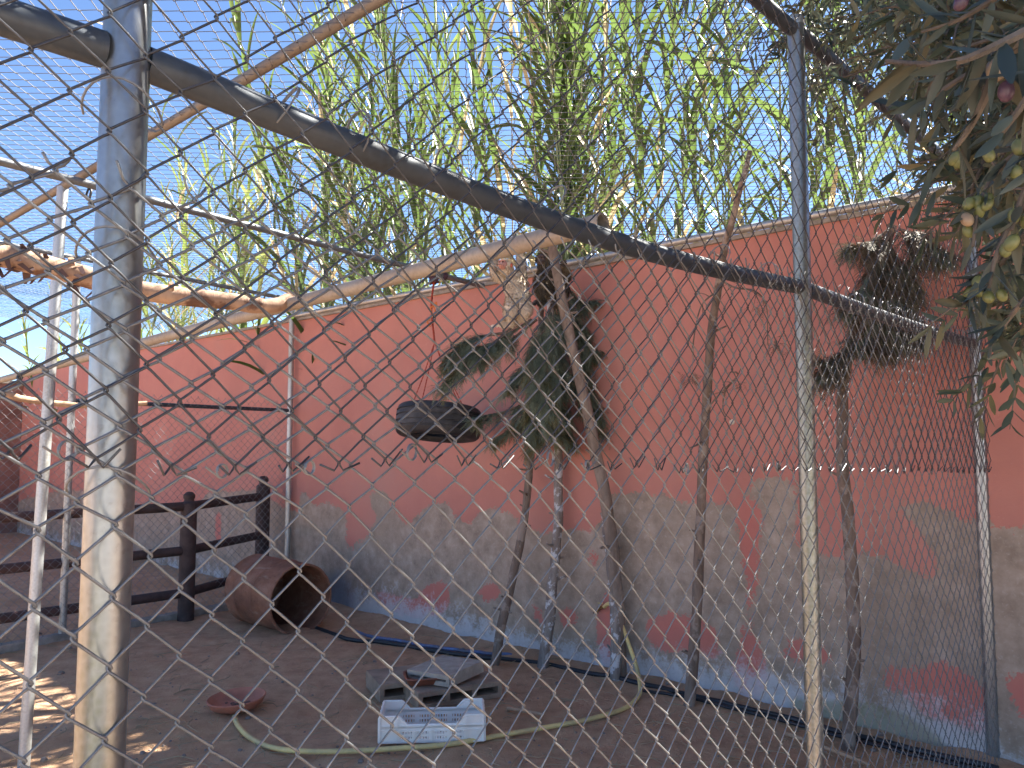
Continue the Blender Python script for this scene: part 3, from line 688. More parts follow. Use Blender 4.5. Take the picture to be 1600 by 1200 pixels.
# ------------------------------------------------------------------ crate
cc = gr(676, 1150); crate = empty('plastic_crate', (cc.x, cc.y, 0.015), R(4)); tag(crate, 'white plastic produce crate with dipped long sides standing on the soil', 'crate')
CL, CW, CH = 0.55, 0.26, 0.135
def side_panel(sy):
    m = MB(); t = 0.006; y = sy * CW / 2
    # lower band with small holes, mid band, top outline dipped
    xs_ = [-CL / 2, -CL / 2 + 0.10, -CL / 2 + 0.145, CL / 2 - 0.145, CL / 2 - 0.10, CL / 2]; tops = [CH, CH, CH - 0.045, CH - 0.045, CH, CH]
    for i in range(5):
        a, b2 = xs_[i], xs_[i + 1]
        V = []
        for yy in (y - t / 2, y + t / 2): V += [(a, yy, 0.075), (b2, yy, 0.075), (b2, yy, tops[i + 1]), (a, yy, tops[i])]
        m.add(V, [(0, 1, 2, 3), (7, 6, 5, 4), (0, 4, 5, 1), (1, 5, 6, 2), (2, 6, 7, 3), (3, 7, 4, 0)])
        # rolled lip
        m.tube([(a, y, tops[i]), (b2, y, tops[i + 1])], 0.0065, 6)
    m.box((0, y, 0.074), (CL, t, 0.03)); m.box((0, y, 0.009), (CL, t, 0.018))
    n = 36
    for k in range(n):                                          # slotted band: bars between small openings
        x = -CL / 2 + (k + 0.5) * CL / n
        solid = (k % 6 in (0, 5)) or k < 6 or k >= n - 6
        m.box((x, y, 0.0385), (CL / n * (1.0 if solid else 0.5), t * 0.98, 0.043))
        if not solid: m.box((x, y, 0.0385), (CL / n, t * 0.96, 0.010))
    for x in np.linspace(-CL / 2, CL / 2, 7): m.box((x, y + sy * 0.006, 0.045 + (0.02 if abs(x) > CL / 2 - 0.11 else 0)), (0.004, 0.010, 0.088 + (0.04 if abs(x) > CL / 2 - 0.11 else 0)))
    for z in (0.003, 0.062, 0.088): m.box((0, y + sy * 0.006, z), (CL, 0.0105, 0.0045))
    return m
def end_panel(sx):
    m = MB(); t = 0.006; x = sx * CL / 2
    m.box((x, 0, 0.03), (t, CW, 0.06)); m.box((x, 0, CH - 0.015), (t, CW, 0.03))
    m.box((x, -CW / 2 + 0.045, 0.0825), (t, 0.09, 0.046)); m.box((x, CW / 2 - 0.045, 0.0825), (t, 0.09, 0.046))   # hand hole between
    m.tube([(x, -CW / 2, CH), (x, CW / 2, CH)], 0.0065, 6)
    for y in np.linspace(-CW / 2, CW / 2, 5): m.box((x + sx * 0.006, y, CH / 2), (0.010, 0.004, CH - 0.01))
    for z in (0.003, 0.088): m.box((x + sx * 0.006, 0, z), (0.0105, CW, 0.0045))
    return m
for sy in (-1, 1): side_panel(sy).build('side_panel', M['plastic'], crate)
for sx in (-1, 1): end_panel(sx).build('end_panel', M['plastic'], crate)
m = MB()
for k in range(14): m.box((-CL / 2 + (k + 0.5) * CL / 14, 0, 0.006), (CL / 14 * 0.6, CW - 0.012, 0.006))
for k in range(6): m.box((0, -CW / 2 + (k + 0.5) * CW / 6, 0.0095), (CL - 0.012, 0.012, 0.005))
m.build('slatted_floor', M['plastic'], crate, False)
for sx in (-1, 1):
    for sy in (-1, 1):
        m = MB(); m.tube([(sx * (CL / 2 - 0.001), sy * (CW / 2 - 0.001), 0.0), (sx * (CL / 2 - 0.001), sy * (CW / 2 - 0.001), CH)], 0.009, 8); m.build('corner_post', M['plastic'], crate)

# ------------------------------------------------------------------ concrete blocks, tray, dish
def hollow_block(name, loc, rz, L, W, H, cells, mat, label, tilt=(0, 0)):
    m = MB(); t = 0.028
    m.box((0, 0, H - t / 2), (L, W, t)); m.box((0, 0, t / 2), (L, W, t))
    for k in range(cells + 1):
        x = -L / 2 + t / 2 + k * (L - t) / cells; m.box((x, 0, H / 2), (t, W, H - 2 * t + 0.002))
    o = m.build(name, mat, None, False, bevel=0.0)
    o.location = loc; o.rotation_euler = (tilt[0], tilt[1], rz)
    return tag(o, label, 'concrete block')
bl = gr(632, 1085); 
hollow_block('concrete_block', (bl.x - 0.02, bl.y + 0.08, 0.0), R(24), 0.40, 0.36, 0.105, 2, M['block'], 'dusty hollow concrete block under left part of the clay tray')
br = gr(712, 1092)
hollow_block('concrete_block', (br.x - 0.02, br.y + 0.03, 0.0), R(27), 0.56, 0.27, 0.10, 3, M['block'], 'long hollow concrete block with three dark cells behind the white crate')
bt = at(697, 1057, 5.2)
hollow_block('concrete_block', (bt.x, bt.y, 0.112), R(-36), 0.35, 0.34, 0.07, 3, M['block_pale'], 'pale square concrete slab tilted on top of the hollow blocks', (R(3), R(-3)))
tp = at(662, 1068, 5.02); tray = MB()
def rrect(w, d, r, z, n=5):
    P = []
    for (cx, cy, a0) in ((w / 2 - r, d / 2 - r, 0), (-w / 2 + r, d / 2 - r, 90), (-w / 2 + r, -d / 2 + r, 180), (w / 2 - r, -d / 2 + r, 270)):
        for k in range(n + 1): a = R(a0 + 90 * k / n); P.append((cx + r * math.cos(a), cy + r * math.sin(a), z))
    return P
def loft(loops):
    m = MB(); n = len(loops[0]); V = [p for l in loops for p in l]; Fs = []
    for i in range(len(loops) - 1):
        for j in range(n): Fs.append((i * n + j, i * n + (j + 1) % n, (i + 1) * n + (j + 1) % n, (i + 1) * n + j))
    Fs.append(tuple(reversed(range(n)))); Fs.append(tuple((len(loops) - 1) * n + j for j in range(n)))
    m.add(V, Fs); return m
m = loft([rrect(0.26, 0.18, 0.04, 0.0), rrect(0.30, 0.22, 0.05, 0.036), rrect(0.315, 0.235, 0.055, 0.040), rrect(0.31, 0.23, 0.055, 0.046), rrect(0.285, 0.205, 0.05, 0.044), rrect(0.255, 0.175, 0.04, 0.008)])
o = m.build('clay_tray', M['tray'], None, True, recalc=True); o.location = (tp.x + 0.02, tp.y + 0.10, 0.106); o.rotation_euler = (0, 0, R(14)); tag(o, 'brown rectangular clay tray under the tilted concrete slab', 'tray')
dp = gr(370, 1108); dish = empty('clay_dish', (dp.x, dp.y, 0.0)); tag(dish, 'round terracotta dish on the soil at end of the hose', 'dish')
m = MB(); m.lathe([(0.001, 0.004), (0.125, 0.004), (0.150, 0.02), (0.168, 0.052), (0.172, 0.060), (0.166, 0.064), (0.158, 0.058), (0.140, 0.030), (0.118, 0.016), (0.001, 0.014)], 44)
o = m.build('dish_body', M['terracotta'], dish, True, recalc=True); dish.rotation_euler = (R(2), R(-3), 0); dish.location.z = 0.012
m = MB()
for k in range(14):
    a = random.uniform(0, 6.28); r_ = random.uniform(0, 0.09); s_ = random.uniform(0.008, 0.02)
    m.lathe([(0.001, 0), (s_, 0), (s_ * .8, s_ * .5), (0.001, s_ * .7)], 6, Matrix.Translation((r_ * math.cos(a), r_ * math.sin(a), 0.013)))
fo = m.build('food_scraps', M['mud'], dish); fo['kind'] = 'stuff'

# ------------------------------------------------------------------ hose, tap, pipes on the ground
hp = [wall_at(948, 944, 0.06), wall_at(958, 950, 0.10), wall_at(972, 975, 0.14)]
g_ = lambda x, y, z=0.018: gr(x, y, z)
hpts = [wall_at(944, 948, 0.08), wall_at(953, 944, 0.12), wall_at(966, 962, 0.12), wall_at(980, 1000, 0.10) , wall_at(994, 1040, 0.16), gr(1000, 1070, 0.08), g_(997, 1088, .03), g_(975, 1107), g_(915, 1125), g_(850, 1137), g_(770, 1151), g_(700, 1163), g_(640, 1168), g_(560, 1173), g_(480, 1174), g_(425, 1168), g_(390, 1152), g_(372, 1134), g_(366, 1120, .03)]
P = curve(hpts, 130); m = MB(); m.tube(P, 0.0135, 10)
tag(m.build('garden_hose', M['hose']), 'yellow hose curving over the soil from the wall tap to the dish', 'hose')
tb = wall_at(944, 948, 0.0); tap = empty('wall_tap', tb); tag(tap, 'small brass tap on the wall beside the thickest leaning trunk', 'tap')
m = MB(); m.tube(curve([tb - NW * 0.0, tb + NW * 0.05, tb + NW * 0.09 - UP * 0.015], 8), [0.011] * 9, 10); keep(m.build('spout', M['brass']), tap)
m = MB(); m.tube([tb + NW * 0.045, tb + NW * 0.045 + UP * 0.03], 0.006, 8); m.tube([tb + NW * 0.045 + UP * 0.03 - DW * 0.022, tb + NW * 0.045 + UP * 0.03 + DW * 0.022], 0.005, 8); keep(m.build('handle', M['brass']), tap)
m = MB(); m.tube(curve([tb + NW * 0.02, wall_at(936, 952, 0.02), wall_at(928, 958, 0.015)], 8), 0.010, 8); keep(m.build('feed_pipe', M['black_pipe']), tap)
def along(pts, r, mat, name, label, cat, n=60):
    P = curve(pts, n); P = [p + Vector((0, 0, soil_h(p.x, p.y) * 0.6)) for p in P]
    m = MB(); m.tube(P, r, 9); return tag(m.build(name, mat), label, cat)
along([g_(540, 985, -.01), g_(580, 994, .008), g_(640, 1004, .018), g_(700, 1013, .022), g_(760, 1021, .012), g_(800, 1026, .0)], 0.015, M['blue_pipe'], 'blue_pipe', 'faded blue pipe on the soil along foot of the wall', 'pipe')
along([wallp(6.6, 0.01, 0.35), g_(520, 992, .015), g_(600, 1003, .012), g_(690, 1018, .012), g_(800, 1031, .012), g_(900, 1049, .012), g_(1000, 1071, .02), g_(1080, 1092, .02), g_(1160, 1110, .02), g_(1260, 1133, .02), g_(1370, 1158, .02), g_(1460, 1180, .02), g_(1560, 1205, .02)], 0.016, M['black_pipe'], 'black_pipe', 'black irrigation pipe running the whole foot of the wall', 'pipe')
along([g_(1000, 1080, .02), g_(1100, 1100, .022), g_(1200, 1124, .02), g_(1320, 1152, .02), g_(1470, 1190, .02), g_(1560, 1214, .02)], 0.010, M['black_pipe'], 'black_pipe', 'thinner black pipe beside the irrigation pipe at right', 'pipe')
log('loose_stick', [g_(793, 1107, .02), g_(815, 1110, .022), g_(848, 1117, .02)], 0.013, 0.009, M['pale_wood'], 'short pale stick lying on the soil right of the crate', 'stick', 10, 0.15, 1, 4)
log('loose_stick', [g_(1228, 1146, .02), g_(1290, 1168, .03), g_(1360, 1196, .02)], 0.011, 0.008, M['pale_wood'], 'long pale stick on the soil beside the second fence post', 'stick', 10, 0.15, 1, 5)

# ------------------------------------------------------------------ leaning trunks with fir foliage
def needles(m, p, d, L, rr, width=0.010, n=9, mi=0, droop=0.3):
    """a flat fir twig: axis with needle-like slivers"""
    d = d.normalized(); side = d.cross(Vector((rr.uniform(-.4, .4), rr.uniform(-.4, .4), 1))).normalized()
    nrm = side.cross(d)
    q = p.copy(); V = []; Fs = []
    for k in range(n):
        t = (k + 1) / n; dd = (d + Vector((0, 0, -droop * t))).normalized()
        q2 = q + dd * (L / n)
        for sg in (-1, 1):
            ln = L * 0.34 * (1.15 - 0.75 * t) * rr.uniform(0.7, 1.2)
            tip = q2 + (side * sg * 0.8 + dd * 0.75 + nrm * rr.uniform(-.3, .3)).normalized() * ln
            w = dd * width * 0.7; b0 = len(V); V += [q - w * .3, q + w, tip]; Fs.append((b0, b0 + 1, b0 + 2))
        q = q2
    b0 = len(V); V += [q, q + side * width * .5, q + d * L * 0.2 + Vector((0, 0, -droop * .1 * L))]; Fs.append((b0, b0 + 1, b0 + 2))
    m.add([tuple(v) for v in V], Fs, mi)
def fir_branch(mw, mf, pts, rr, r0=0.012, dens=26, tw=(0.10, 0.2), tipfrac=0.12, spread=0.8, start=0.15):
    n = 16; P = curve(pts, n); mw.tube(P, [r0 * (1 - 0.75 * i / n) for i in range(n + 1)], 5)
    for k in range(dens):
        t = start + (1 - start) * rr.random(); i = min(n - 1, int(t * n)); p = P[i].lerp(P[i + 1], t * n - i)
        ax = (P[i + 1] - P[i]).normalized()
        d = (ax * 0.9 + Vector((rr.uniform(-1, 1), rr.uniform(-1, 1), rr.uniform(-1.1, .35))) * spread).normalized()
        L_ = rr.uniform(*tw) * (1.1 - 0.4 * t)
        mi = 1 if (t > 0.75 and rr.random() < tipfrac * 3) or rr.random() < tipfrac * 0.4 else 0
        needles(mf, p, d, L_, rr, 0.011, 8, mi)
        for _ in range(2):
            needles(mf, p + d * L_ * rr.uniform(.2, .6), (d + Vector((rr.uniform(-1, 1), rr.uniform(-1, 1), rr.uniform(-.9, .3))) * .8), L_ * 0.6, rr, 0.010, 6, mi)
def trunk(pts, r0, r1, mat, parent, name='trunk', n=34, stubs=10, seed=0, sides=10):
    rr = random.Random(seed); P = curve(pts, n)
    P = [p + Vector((0.012 * nz(i * .33, seed), 0.01 * nz(i * .33, seed + 3), 0)) for i, p in enumerate(P)]
    rad = [(r0 + (r1 - r0) * i / n) * (1 + 0.16 * nz(i * 0.7, seed + 9)) for i in range(n + 1)]
    m = MB(); m.tube(P, rad, sides)
    for k in range(stubs):
        i = rr.randrange(3, n - 1); a = rr.uniform(0, 6.28); d = Vector((math.cos(a), math.sin(a), rr.uniform(-.2, .7)))
        ln = rr.uniform(0.02, 0.07) + rad[i]
        m.tube([P[i], P[i] + d * ln], [rad[i] * 0.4, rad[i] * 0.18], 5)
    return m.build(name, mat, parent), P
fir_defs = [
 # base-to-top control points (px, py, depth)
 dict(pts=[(768, 1036, 5.84), (792, 940, 5.88), (818, 820, 5.92), (831, 690, 5.96), (840, 580, 6.0), (846, 480, 6.0)], r=(0.037, 0.022), lab='left most of three leaning cut fir trunks, thin and dark', seed=1),
 dict(pts=[(846, 1046, 5.77), (862, 930, 5.82), (872, 810, 5.86), (872, 700, 5.9), (868, 590, 5.93), (858, 460, 5.95)], r=(0.043, 0.024), lab='middle one of three leaning cut fir trunks with pale lime splashes at foot', seed=2),
 dict(pts=[(968, 1078, 5.50), (966, 960, 5.52), (952, 820, 5.52), (928, 690, 5.50), (898, 560, 5.47), (874, 450, 5.44), (862, 372, 5.40)], r=(0.050, 0.032), lab='thickest of three leaning cut firs, slanting left above dark hanging foliage', seed=3)]
firs = []
for fd in fir_defs:
    p = [at(*q) for q in fd['pts']]; root = empty('fir_pole', (p[0].x, p[0].y, 0)); tag(root, fd['lab'], 'tree', 'cut firs leaning in the cage')
    p[0].z = -0.08
    tk, P = trunk(p, fd['r'][0], fd['r'][1], M['bark_limed'] if fd['seed'] == 2 else M['bark_grey'] if fd['seed'] == 3 else M['bark_brown'], None, seed=fd['seed'], stubs=14); keep(tk, root)
    firs.append((root, P))
rr = random.Random(5)
def fol(root, branches, dry=0.0, seed=0, dens=26, mats=None, tw=(0.10, 0.2), r0=0.012):
    r_ = random.Random(seed); mw = MB(); mf = MB()
    for bpts in branches: fir_branch(mw, mf, bpts, r_, r0, dens, tw)
    keep(mw.build('branches', M['bark_brown']), root)
    o = mf.build('foliage', mats or [M['fir'], M['fir_tip']], None, False); o['kind'] = 'stuff'; keep(o, root)
A = lambda *q: at(*q)
# drooping branch to the left, held out in front
fol(firs[0][0], [
 [A(838, 470, 5.6), A(790, 520, 5.4), A(745, 555, 5.3), A(690, 600, 5.25)], [A(830, 500, 5.6), A(770, 540, 5.35), A(720, 575, 5.28), A(688, 608, 5.25)], [A(790, 520, 5.4), A(735, 530, 5.3), A(700, 556, 5.28)],
 [A(838, 500, 5.7), A(780, 545, 5.45), A(735, 565, 5.35), A(700, 575, 5.3)],
 [A(800, 520, 5.5), A(760, 540, 5.35), A(725, 540, 5.3)], [A(770, 545, 5.4), A(730, 552, 5.3), A(695, 568, 5.25)],
 [A(840, 560, 5.9), A(810, 580, 5.8), A(790, 610, 5.7)], [A(838, 620, 5.9), A(800, 640, 5.8), A(760, 650, 5.75), A(742, 655, 5.7)],
 [A(832, 640, 5.9), A(810, 660, 5.85), A(770, 690, 5.8)], [A(834, 600, 5.9), A(830, 650, 5.85), A(826, 680, 5.8)]], seed=11, dens=64, tw=(0.10, 0.20))
fol(firs[1][0], [[A(866, 470 + 14 * k, 5.86 - 0.02 * k), A(860 + rr.uniform(-34, 24), 530 + 13 * k, 5.7), A(858 + rr.uniform(-46, 34), 590 + 11 * k, 5.62)] for k in range(11)] +
    [[A(862, 470 + 16 * k, 5.6), A(850 + rr.uniform(-20, 20), 520 + 16 * k, 5.5), A(846 + rr.uniform(-30, 26), 575 + 15 * k, 5.46)] for k in range(7)] +
    [[A(860, 480, 5.8), A(838, 540, 5.7), A(826, 600, 5.65)], [A(872, 600, 5.8), A(880, 650, 5.75), A(892, 690, 5.7)], [A(868, 600, 5.8), A(850, 650, 5.75), A(838, 672, 5.7)]], seed=12, dens=62, tw=(0.12, 0.22))
fol(firs[2][0], [[A(872 + 5 * k, 430 + 22 * k, 5.7), A(892 + 5 * k + rr.uniform(-10, 14), 490 + 21 * k, 5.74), A(912 + 4 * k + rr.uniform(-15, 20), 550 + 20 * k, 5.76)] for k in range(8)] +
    [[A(880, 440, 5.8), A(905, 470, 5.8), A(930, 470, 5.75)], [A(885, 470, 5.8), A(915, 540, 5.8), A(942, 545, 5.75)], [A(915, 600, 5.8), A(945, 650, 5.75), A(972, 685, 5.7)], [A(920, 620, 5.8), A(940, 660, 5.8), A(955, 690, 5.75)],
     [A(880, 450, 5.9), A(905, 520, 5.95), A(930, 600, 5.95)], [A(890, 480, 5.9), A(920, 560, 5.95), A(940, 660, 5.95)]], seed=13, dens=54, tw=(0.11, 0.21))
# the second stem twisted round the thick trunk's foot
tk, P = trunk([at(962, 1082, 5.42), at(961, 960, 5.50), at(952, 870, 5.58), at(943, 800, 5.64)], 0.040, 0.022, M['bark_limed'], None, 'side_stem', seed=9, stubs=3); keep(tk, firs[2][0])

# slender dead tree in the middle right
dt = empty('dead_tree', (1.07, 4.95, 0)); tag(dt, 'slender bare dead tree between the leaning firs and the second fence post', 'tree')
tk, P = trunk([gr(1075, 1108) - UP * 0.05, at(1088, 960, 4.92), at(1097, 760, 4.85), at(1108, 560, 4.7), at(1122, 450, 4.5), at(1138, 365, 4.3), at(1160, 285, 4.15), at(1172, 235, 4.1)], 0.036, 0.012, M['bark_brown'], None, seed=21, stubs=12); keep(tk, dt)
def twig(root, pts, r0=0.006, mat='bark_brown', name='twig', subs=5, seed=0):
    r_ = random.Random(seed); n = 14; P = curve(pts, n); m = MB(); m.tube(P, [r0 * (1 - .6 * i / n) for i in range(n + 1)], 5)
    for k in range(subs):
        i = r_.randrange(2, n); d = Vector((r_.uniform(-1, 1), r_.uniform(-1, 1), r_.uniform(-1, .6))).normalized()
        m.tube(curve([P[i], P[i] + d * 0.04, P[i] + d * r_.uniform(0.06, 0.13) + Vector((0, 0, -.02))], 5), [r0 * .5] * 3 + [r0 * .3] * 3, 4)
    return keep(m.build(name, M[mat]), root)
twig(dt, [at(1120, 455, 4.52), at(1095, 480, 4.5), at(1083, 540, 4.55), at(1082, 600, 4.6)], seed=1)
twig(dt, [at(1130, 440, 4.45), at(1150, 450, 4.4), at(1180, 455, 4.4), at(1198, 480, 4.45), at(1200, 540, 4.5), at(1212, 540, 4.5)], seed=2, subs=8)
twig(dt, [at(1104, 640, 4.75), at(1125, 615, 4.7), at(1150, 590, 4.7), at(1158, 575, 4.7)], seed=3, subs=6)
tw = twig(dt, [at(1150, 592, 4.7), at(1134, 610, 4.7), at(1130, 640, 4.7), at(1143, 657, 4.68)], 0.007, seed=4, subs=2)
m = MB(); e_ = at(1144, 659, 4.66); m.lathe([(0.001, 0.006), (0.014, 0.005), (0.016, -0.008), (0.001, -0.01)], 10, Matrix.Translation(e_) @ Matrix.Rotation(R(70), 4, 'X')); keep(m.build('cut_end', M['cut_end']), dt)
twig(dt, [at(1100, 690, 4.8), at(1090, 695, 4.75), at(1078, 700, 4.72)], 0.010, seed=5, subs=0)
mf = MB(); r_ = random.Random(4)
for (cx, cy, d_, k_) in ((1215, 538, 4.5, 34), (1196, 480, 4.45, 10), (1082, 590, 4.6, 26), (1150, 606, 4.7, 12)):
    for _ in range(k_):
        p = at(cx + r_.gauss(0, 9), cy + r_.gauss(0, 5), d_ + r_.gauss(0, .03)); needles(mf, p, Vector((r_.uniform(-1, 1), r_.uniform(-1, 1), r_.uniform(-1, .4))), r_.uniform(.05, .09), r_, .008, 5)
o = mf.build('dry_needles', M['fir_dry'], None, False); o['kind'] = 'stuff'; keep(o, dt)

# dry fir at the right behind the second post
df = empty('dry_fir', (1.78, 4.33, 0)); tag(df, 'dried brown fir with a hanging needle clump between second and third fence posts', 'tree')
tk, P = trunk([gr(1325, 1170) - UP * 0.05, at(1334, 1000, 4.32), at(1328, 850, 4.32), at(1316, 700, 4.3), at(1318, 600, 4.28), at(1334, 520, 4.25), at(1362, 440, 4.2), at(1395, 352, 4.15)], 0.036, 0.024, M['bark_brown'], None, seed=31, stubs=10); keep(tk, df)
r_ = random.Random(8)
br_ = [[A(1392 + r_.uniform(-10, 14), 350 + 7 * k, 4.1), A(1388 + r_.uniform(-32, 42), 400 + 11 * k, 4.05), A(1386 + r_.uniform(-58, 54), 455 + 7 * k, 4.02)] for k in range(13)]
br_ += [[A(1410, 360, 4.1), A(1432, 380, 4.05), A(1450, 392, 4.0), A(1468, 396, 3.95)], [A(1405, 358, 4.1), A(1440, 370, 4.0), A(1470, 400, 3.95)], [A(1330, 535, 4.2), A(1305, 560, 4.15), A(1280, 590, 4.1)], [A(1325, 545, 4.2), A(1300, 575, 4.15), A(1285, 565, 4.1)], [A(1345, 490, 4.2), A(1360, 520, 4.15), A(1385, 540, 4.1)], [A(1362, 452, 4.2), A(1340, 470, 4.15), A(1325, 478, 4.1)], [A(1392, 355, 4.1), A(1360, 380, 4.1), A(1330, 385, 4.1)]]
fol(df, br_, seed=14, dens=60, mats=[M['fir_dry'], M['fir']], tw=(0.11, 0.21), r0=0.008)

# ------------------------------------------------------------------ monkeys
def skin_body(name, chains, mat, sub=2):
    """chains: list of lists of (key, point, radius); shared keys join chains"""
    idx = {}; V = []; Rr = []; E = []
    for ch in chains:
        last = None
        for key, p, r in ch:
            if key not in idx: idx[key] = len(V); V.append(tuple(p)); Rr.append(r)
            if last is not None: E.append((last, idx[key]))
            last = idx[key]
    me = bpy.data.meshes.new(name); me.from_pydata(V, E, []); o = bpy.data.objects.new(name, me); COL.objects.link(o)
    sk = o.modifiers.new('s', 'SKIN'); sk.use_smooth_shade = True; sk.branch_smoothing = 0.4
    for i, v in enumerate(me.skin_vertices[0].data): v.radius = (Rr[i], Rr[i]); v.use_root = (i == 0)
    sb = o.modifiers.new('b', 'SUBSURF'); sb.levels = sub; sb.render_levels = sub
    dg = bpy.context.evaluated_depsgraph_get(); dg.update(); ev = o.evaluated_get(dg)
    nm = bpy.data.meshes.new_from_object(ev); nm.name = name
    bpy.data.objects.remove(o); nm.materials.clear(); nm.materials.append(mat)
    nm.polygons.foreach_set('use_smooth', [True] * len(nm.polygons))
    return nm
def fur_on(me, mats, count, L, seed, pick=None, name='fur', down=0.6):
    r_ = random.Random(seed); m = MB(); me.calc_loop_triangles()
    polys = list(me.polygons); areas = [p.area for p in polys]
    for p in r_.choices(polys, areas, k=count):
        vs = [me.vertices[i].co for i in p.vertices]; w = [r_.random() for _ in vs]; sw = sum(w)
        c = sum((v * (k / sw) for v, k in zip(vs, w)), Vector()); n = p.normal
        g = Vector((r_.uniform(-.3, .3), r_.uniform(-.3, .3), -down)); t = (n * 0.55 + (g - n * g.dot(n))).normalized()
        s_ = t.cross(n).normalized() * 0.0035; l = L * r_.uniform(.6, 1.3)
        m.add([tuple(c - s_), tuple(c + s_), tuple(c + t * l)], [(0, 1, 2)], pick(c) if pick else 0)
    return m.build(name, mats, None, False)
def digits(m, c, along_, side, nrm, L, r, n=4, curl=0.6):
    for k in range(n):
        o_ = (k - (n - 1) / 2) * r * 2.3; ln = L * (1.0, 1.12, 1.05, 0.85)[k % 4]
        p0 = c + side * o_; p1 = p0 + along_ * ln * .5; p2 = p1 + (along_ * (1 - curl) + nrm * curl) * ln * .5
        m.tube(curve([p0 - along_ * ln * .3, p0, p1, p2], 8), [r] * 7 + [r * .8, r * .5], 6)
    p0 = c - side * r * 4; m.tube(curve([c, p0 + along_ * L * .15, p0 + along_ * L * .35 + nrm * L * .25], 6), [r * 1.1] * 5 + [r * .9, r * .5], 6)
def ellipsoid(m, c, rad, mat=None, n=14, mi=0, rot=None):
    prof = [(max(0.0005, math.sin(math.pi * k / 9)), -math.cos(math.pi * k / 9)) for k in range(10)]
    mt = Matrix.Translation(c) @ (rot.to_4x4() if rot is not None else Matrix.Identity(4)) @ Matrix.Diagonal((*rad, 1))
    m.lathe(prof, n, mt, False, mi)
def face(root, hc, look, up, s, skin, ear_skin, brow):
    side = look.cross(up).normalized(); up = side.cross(look).normalized(); rot = Matrix((side, look, up)).transposed()
    m = MB(); ellipsoid(m, hc + look * s * .52 - up * s * .08, (s * .58, s * .5, s * .66), rot=rot)
    ellipsoid(m, hc + look * s * .95 - up * s * .42, (s * .36, s * .42, s * .30), rot=rot)             # muzzle
    ellipsoid(m, hc + look * s * .9 + up * s * .22, (s * .5, s * .2, s * .13), rot=rot)                # brow
    ellipsoid(m, hc + look * s * 1.18 - up * s * .2, (s * .13, s * .12, s * .1), rot=rot)              # nose
    keep(m.build('face', M[skin]), root)
    for sg in (-1, 1):
        m = MB(); ellipsoid(m, hc + look * s * 1.0 + up * s * .06 + side * sg * s * .22, (s * .1, s * .08, s * .1), n=10, rot=rot); keep(m.build('eye', M['eye']), root)
        m = MB(); ellipsoid(m, hc + side * sg * s * .95 + up * s * .05, (s * .12, s * .22, s * .28), n=10, rot=rot); keep(m.build('ear', M[ear_skin]), root)
    m = MB(); m.tube(curve([hc + look * s * 1.3 - up * s * .5 - side * s * .2, hc + look * s * 1.37 - up * s * .54, hc + look * s * 1.3 - up * s * .5 + side * s * .2], 6), s * .035, 5); keep(m.build('mouth', M['skin_dark']), root)
D1 = 5.42
J = lambda x, y, dd=0.0: at(x, y, D1 + dd)
sx, fw = Vector((1, 0, 0)), Vector((0, -1, 0))
hip = J(812, 468, 0.02)
mk = empty('macaque', (hip.x, hip.y, hip.z)); tag(mk, 'pale golden monkey stretching up to the roof, feet on the fir branch', 'monkey', 'monkeys in the cage')
body = [
 [('hip', hip, .082), ('belly', J(809, 456, -.01), .088), ('chest', J(804, 441, -.02), .078), ('neck', J(796, 427, -.05), .048), ('head', J(788, 416, -.10), .060), ('crown', J(786, 408, -.09), .046)],
 [('chest', None, 0), ('shL', J(787, 434, -.02), .042), ('elL', J(769, 429, -.05), .030), ('wrL', J(774, 398, -.02), .022), ('haL', J(775, 388, -.01), .024)],
 [('chest', None, 0), ('shR', J(815, 428, .03), .042), ('elR', J(814, 404, .03), .030), ('wrR', J(809, 384, .03), .022), ('haR', J(808, 376, .03), .024)],
 [('hip', None, 0), ('knL', J(797, 482, -.16), .054), ('anL', J(794, 504, -.06), .030), ('toL', J(783, 508, -.10), .026)],
 [('hip', None, 0), ('knR', J(822, 488, -.12), .056), ('anR', J(806, 500, -.02), .030), ('toR', J(797, 507, -.08), .026)],
 [('hip', None, 0), ('rump', J(823, 470, .07), .070)]]
fix = {}
for ch in body:
    for i, (k, p, r) in enumerate(ch):
        if p is None: ch[i] = (k, fix[k][0], fix[k][1])
        else: fix[k] = (p, r)
nm = skin_body('body', body, M['fur_pale'])
m2 = MB()
for k in ('haL', 'haR'): digits(m2, fix[k][0] + UP * .02, UP, sx, fw, 0.05, 0.0065)
for k in ('toL', 'toR'): digits(m2, fix[k][0] + (fw * .4 - sx) .normalized() * .02 - UP * .005, (fw * .4 - sx).normalized(), fw.cross(UP), -UP, 0.05, 0.0065)
V = np.array([v.co[:] for v in nm.vertices]); m2.add(V, [tuple(p.vertices) for p in nm.polygons])
bo = m2.build('body', M['fur_pale']); keep(bo, mk)
back = lambda c: 1 if (c.x - hip.x) * 0.9 + (c.y - hip.y) * 1.2 > 0.01 else 0
keep(fur_on(nm, [M['fur_pale'], M['fur_brown']], 14000, 0.017, 3, back), mk)
face(mk, fix['head'][0], Vector((-.35, -.85, .3)).normalized(), UP, 0.055, 'skin_pink', 'skin_red', 'fur_brown')

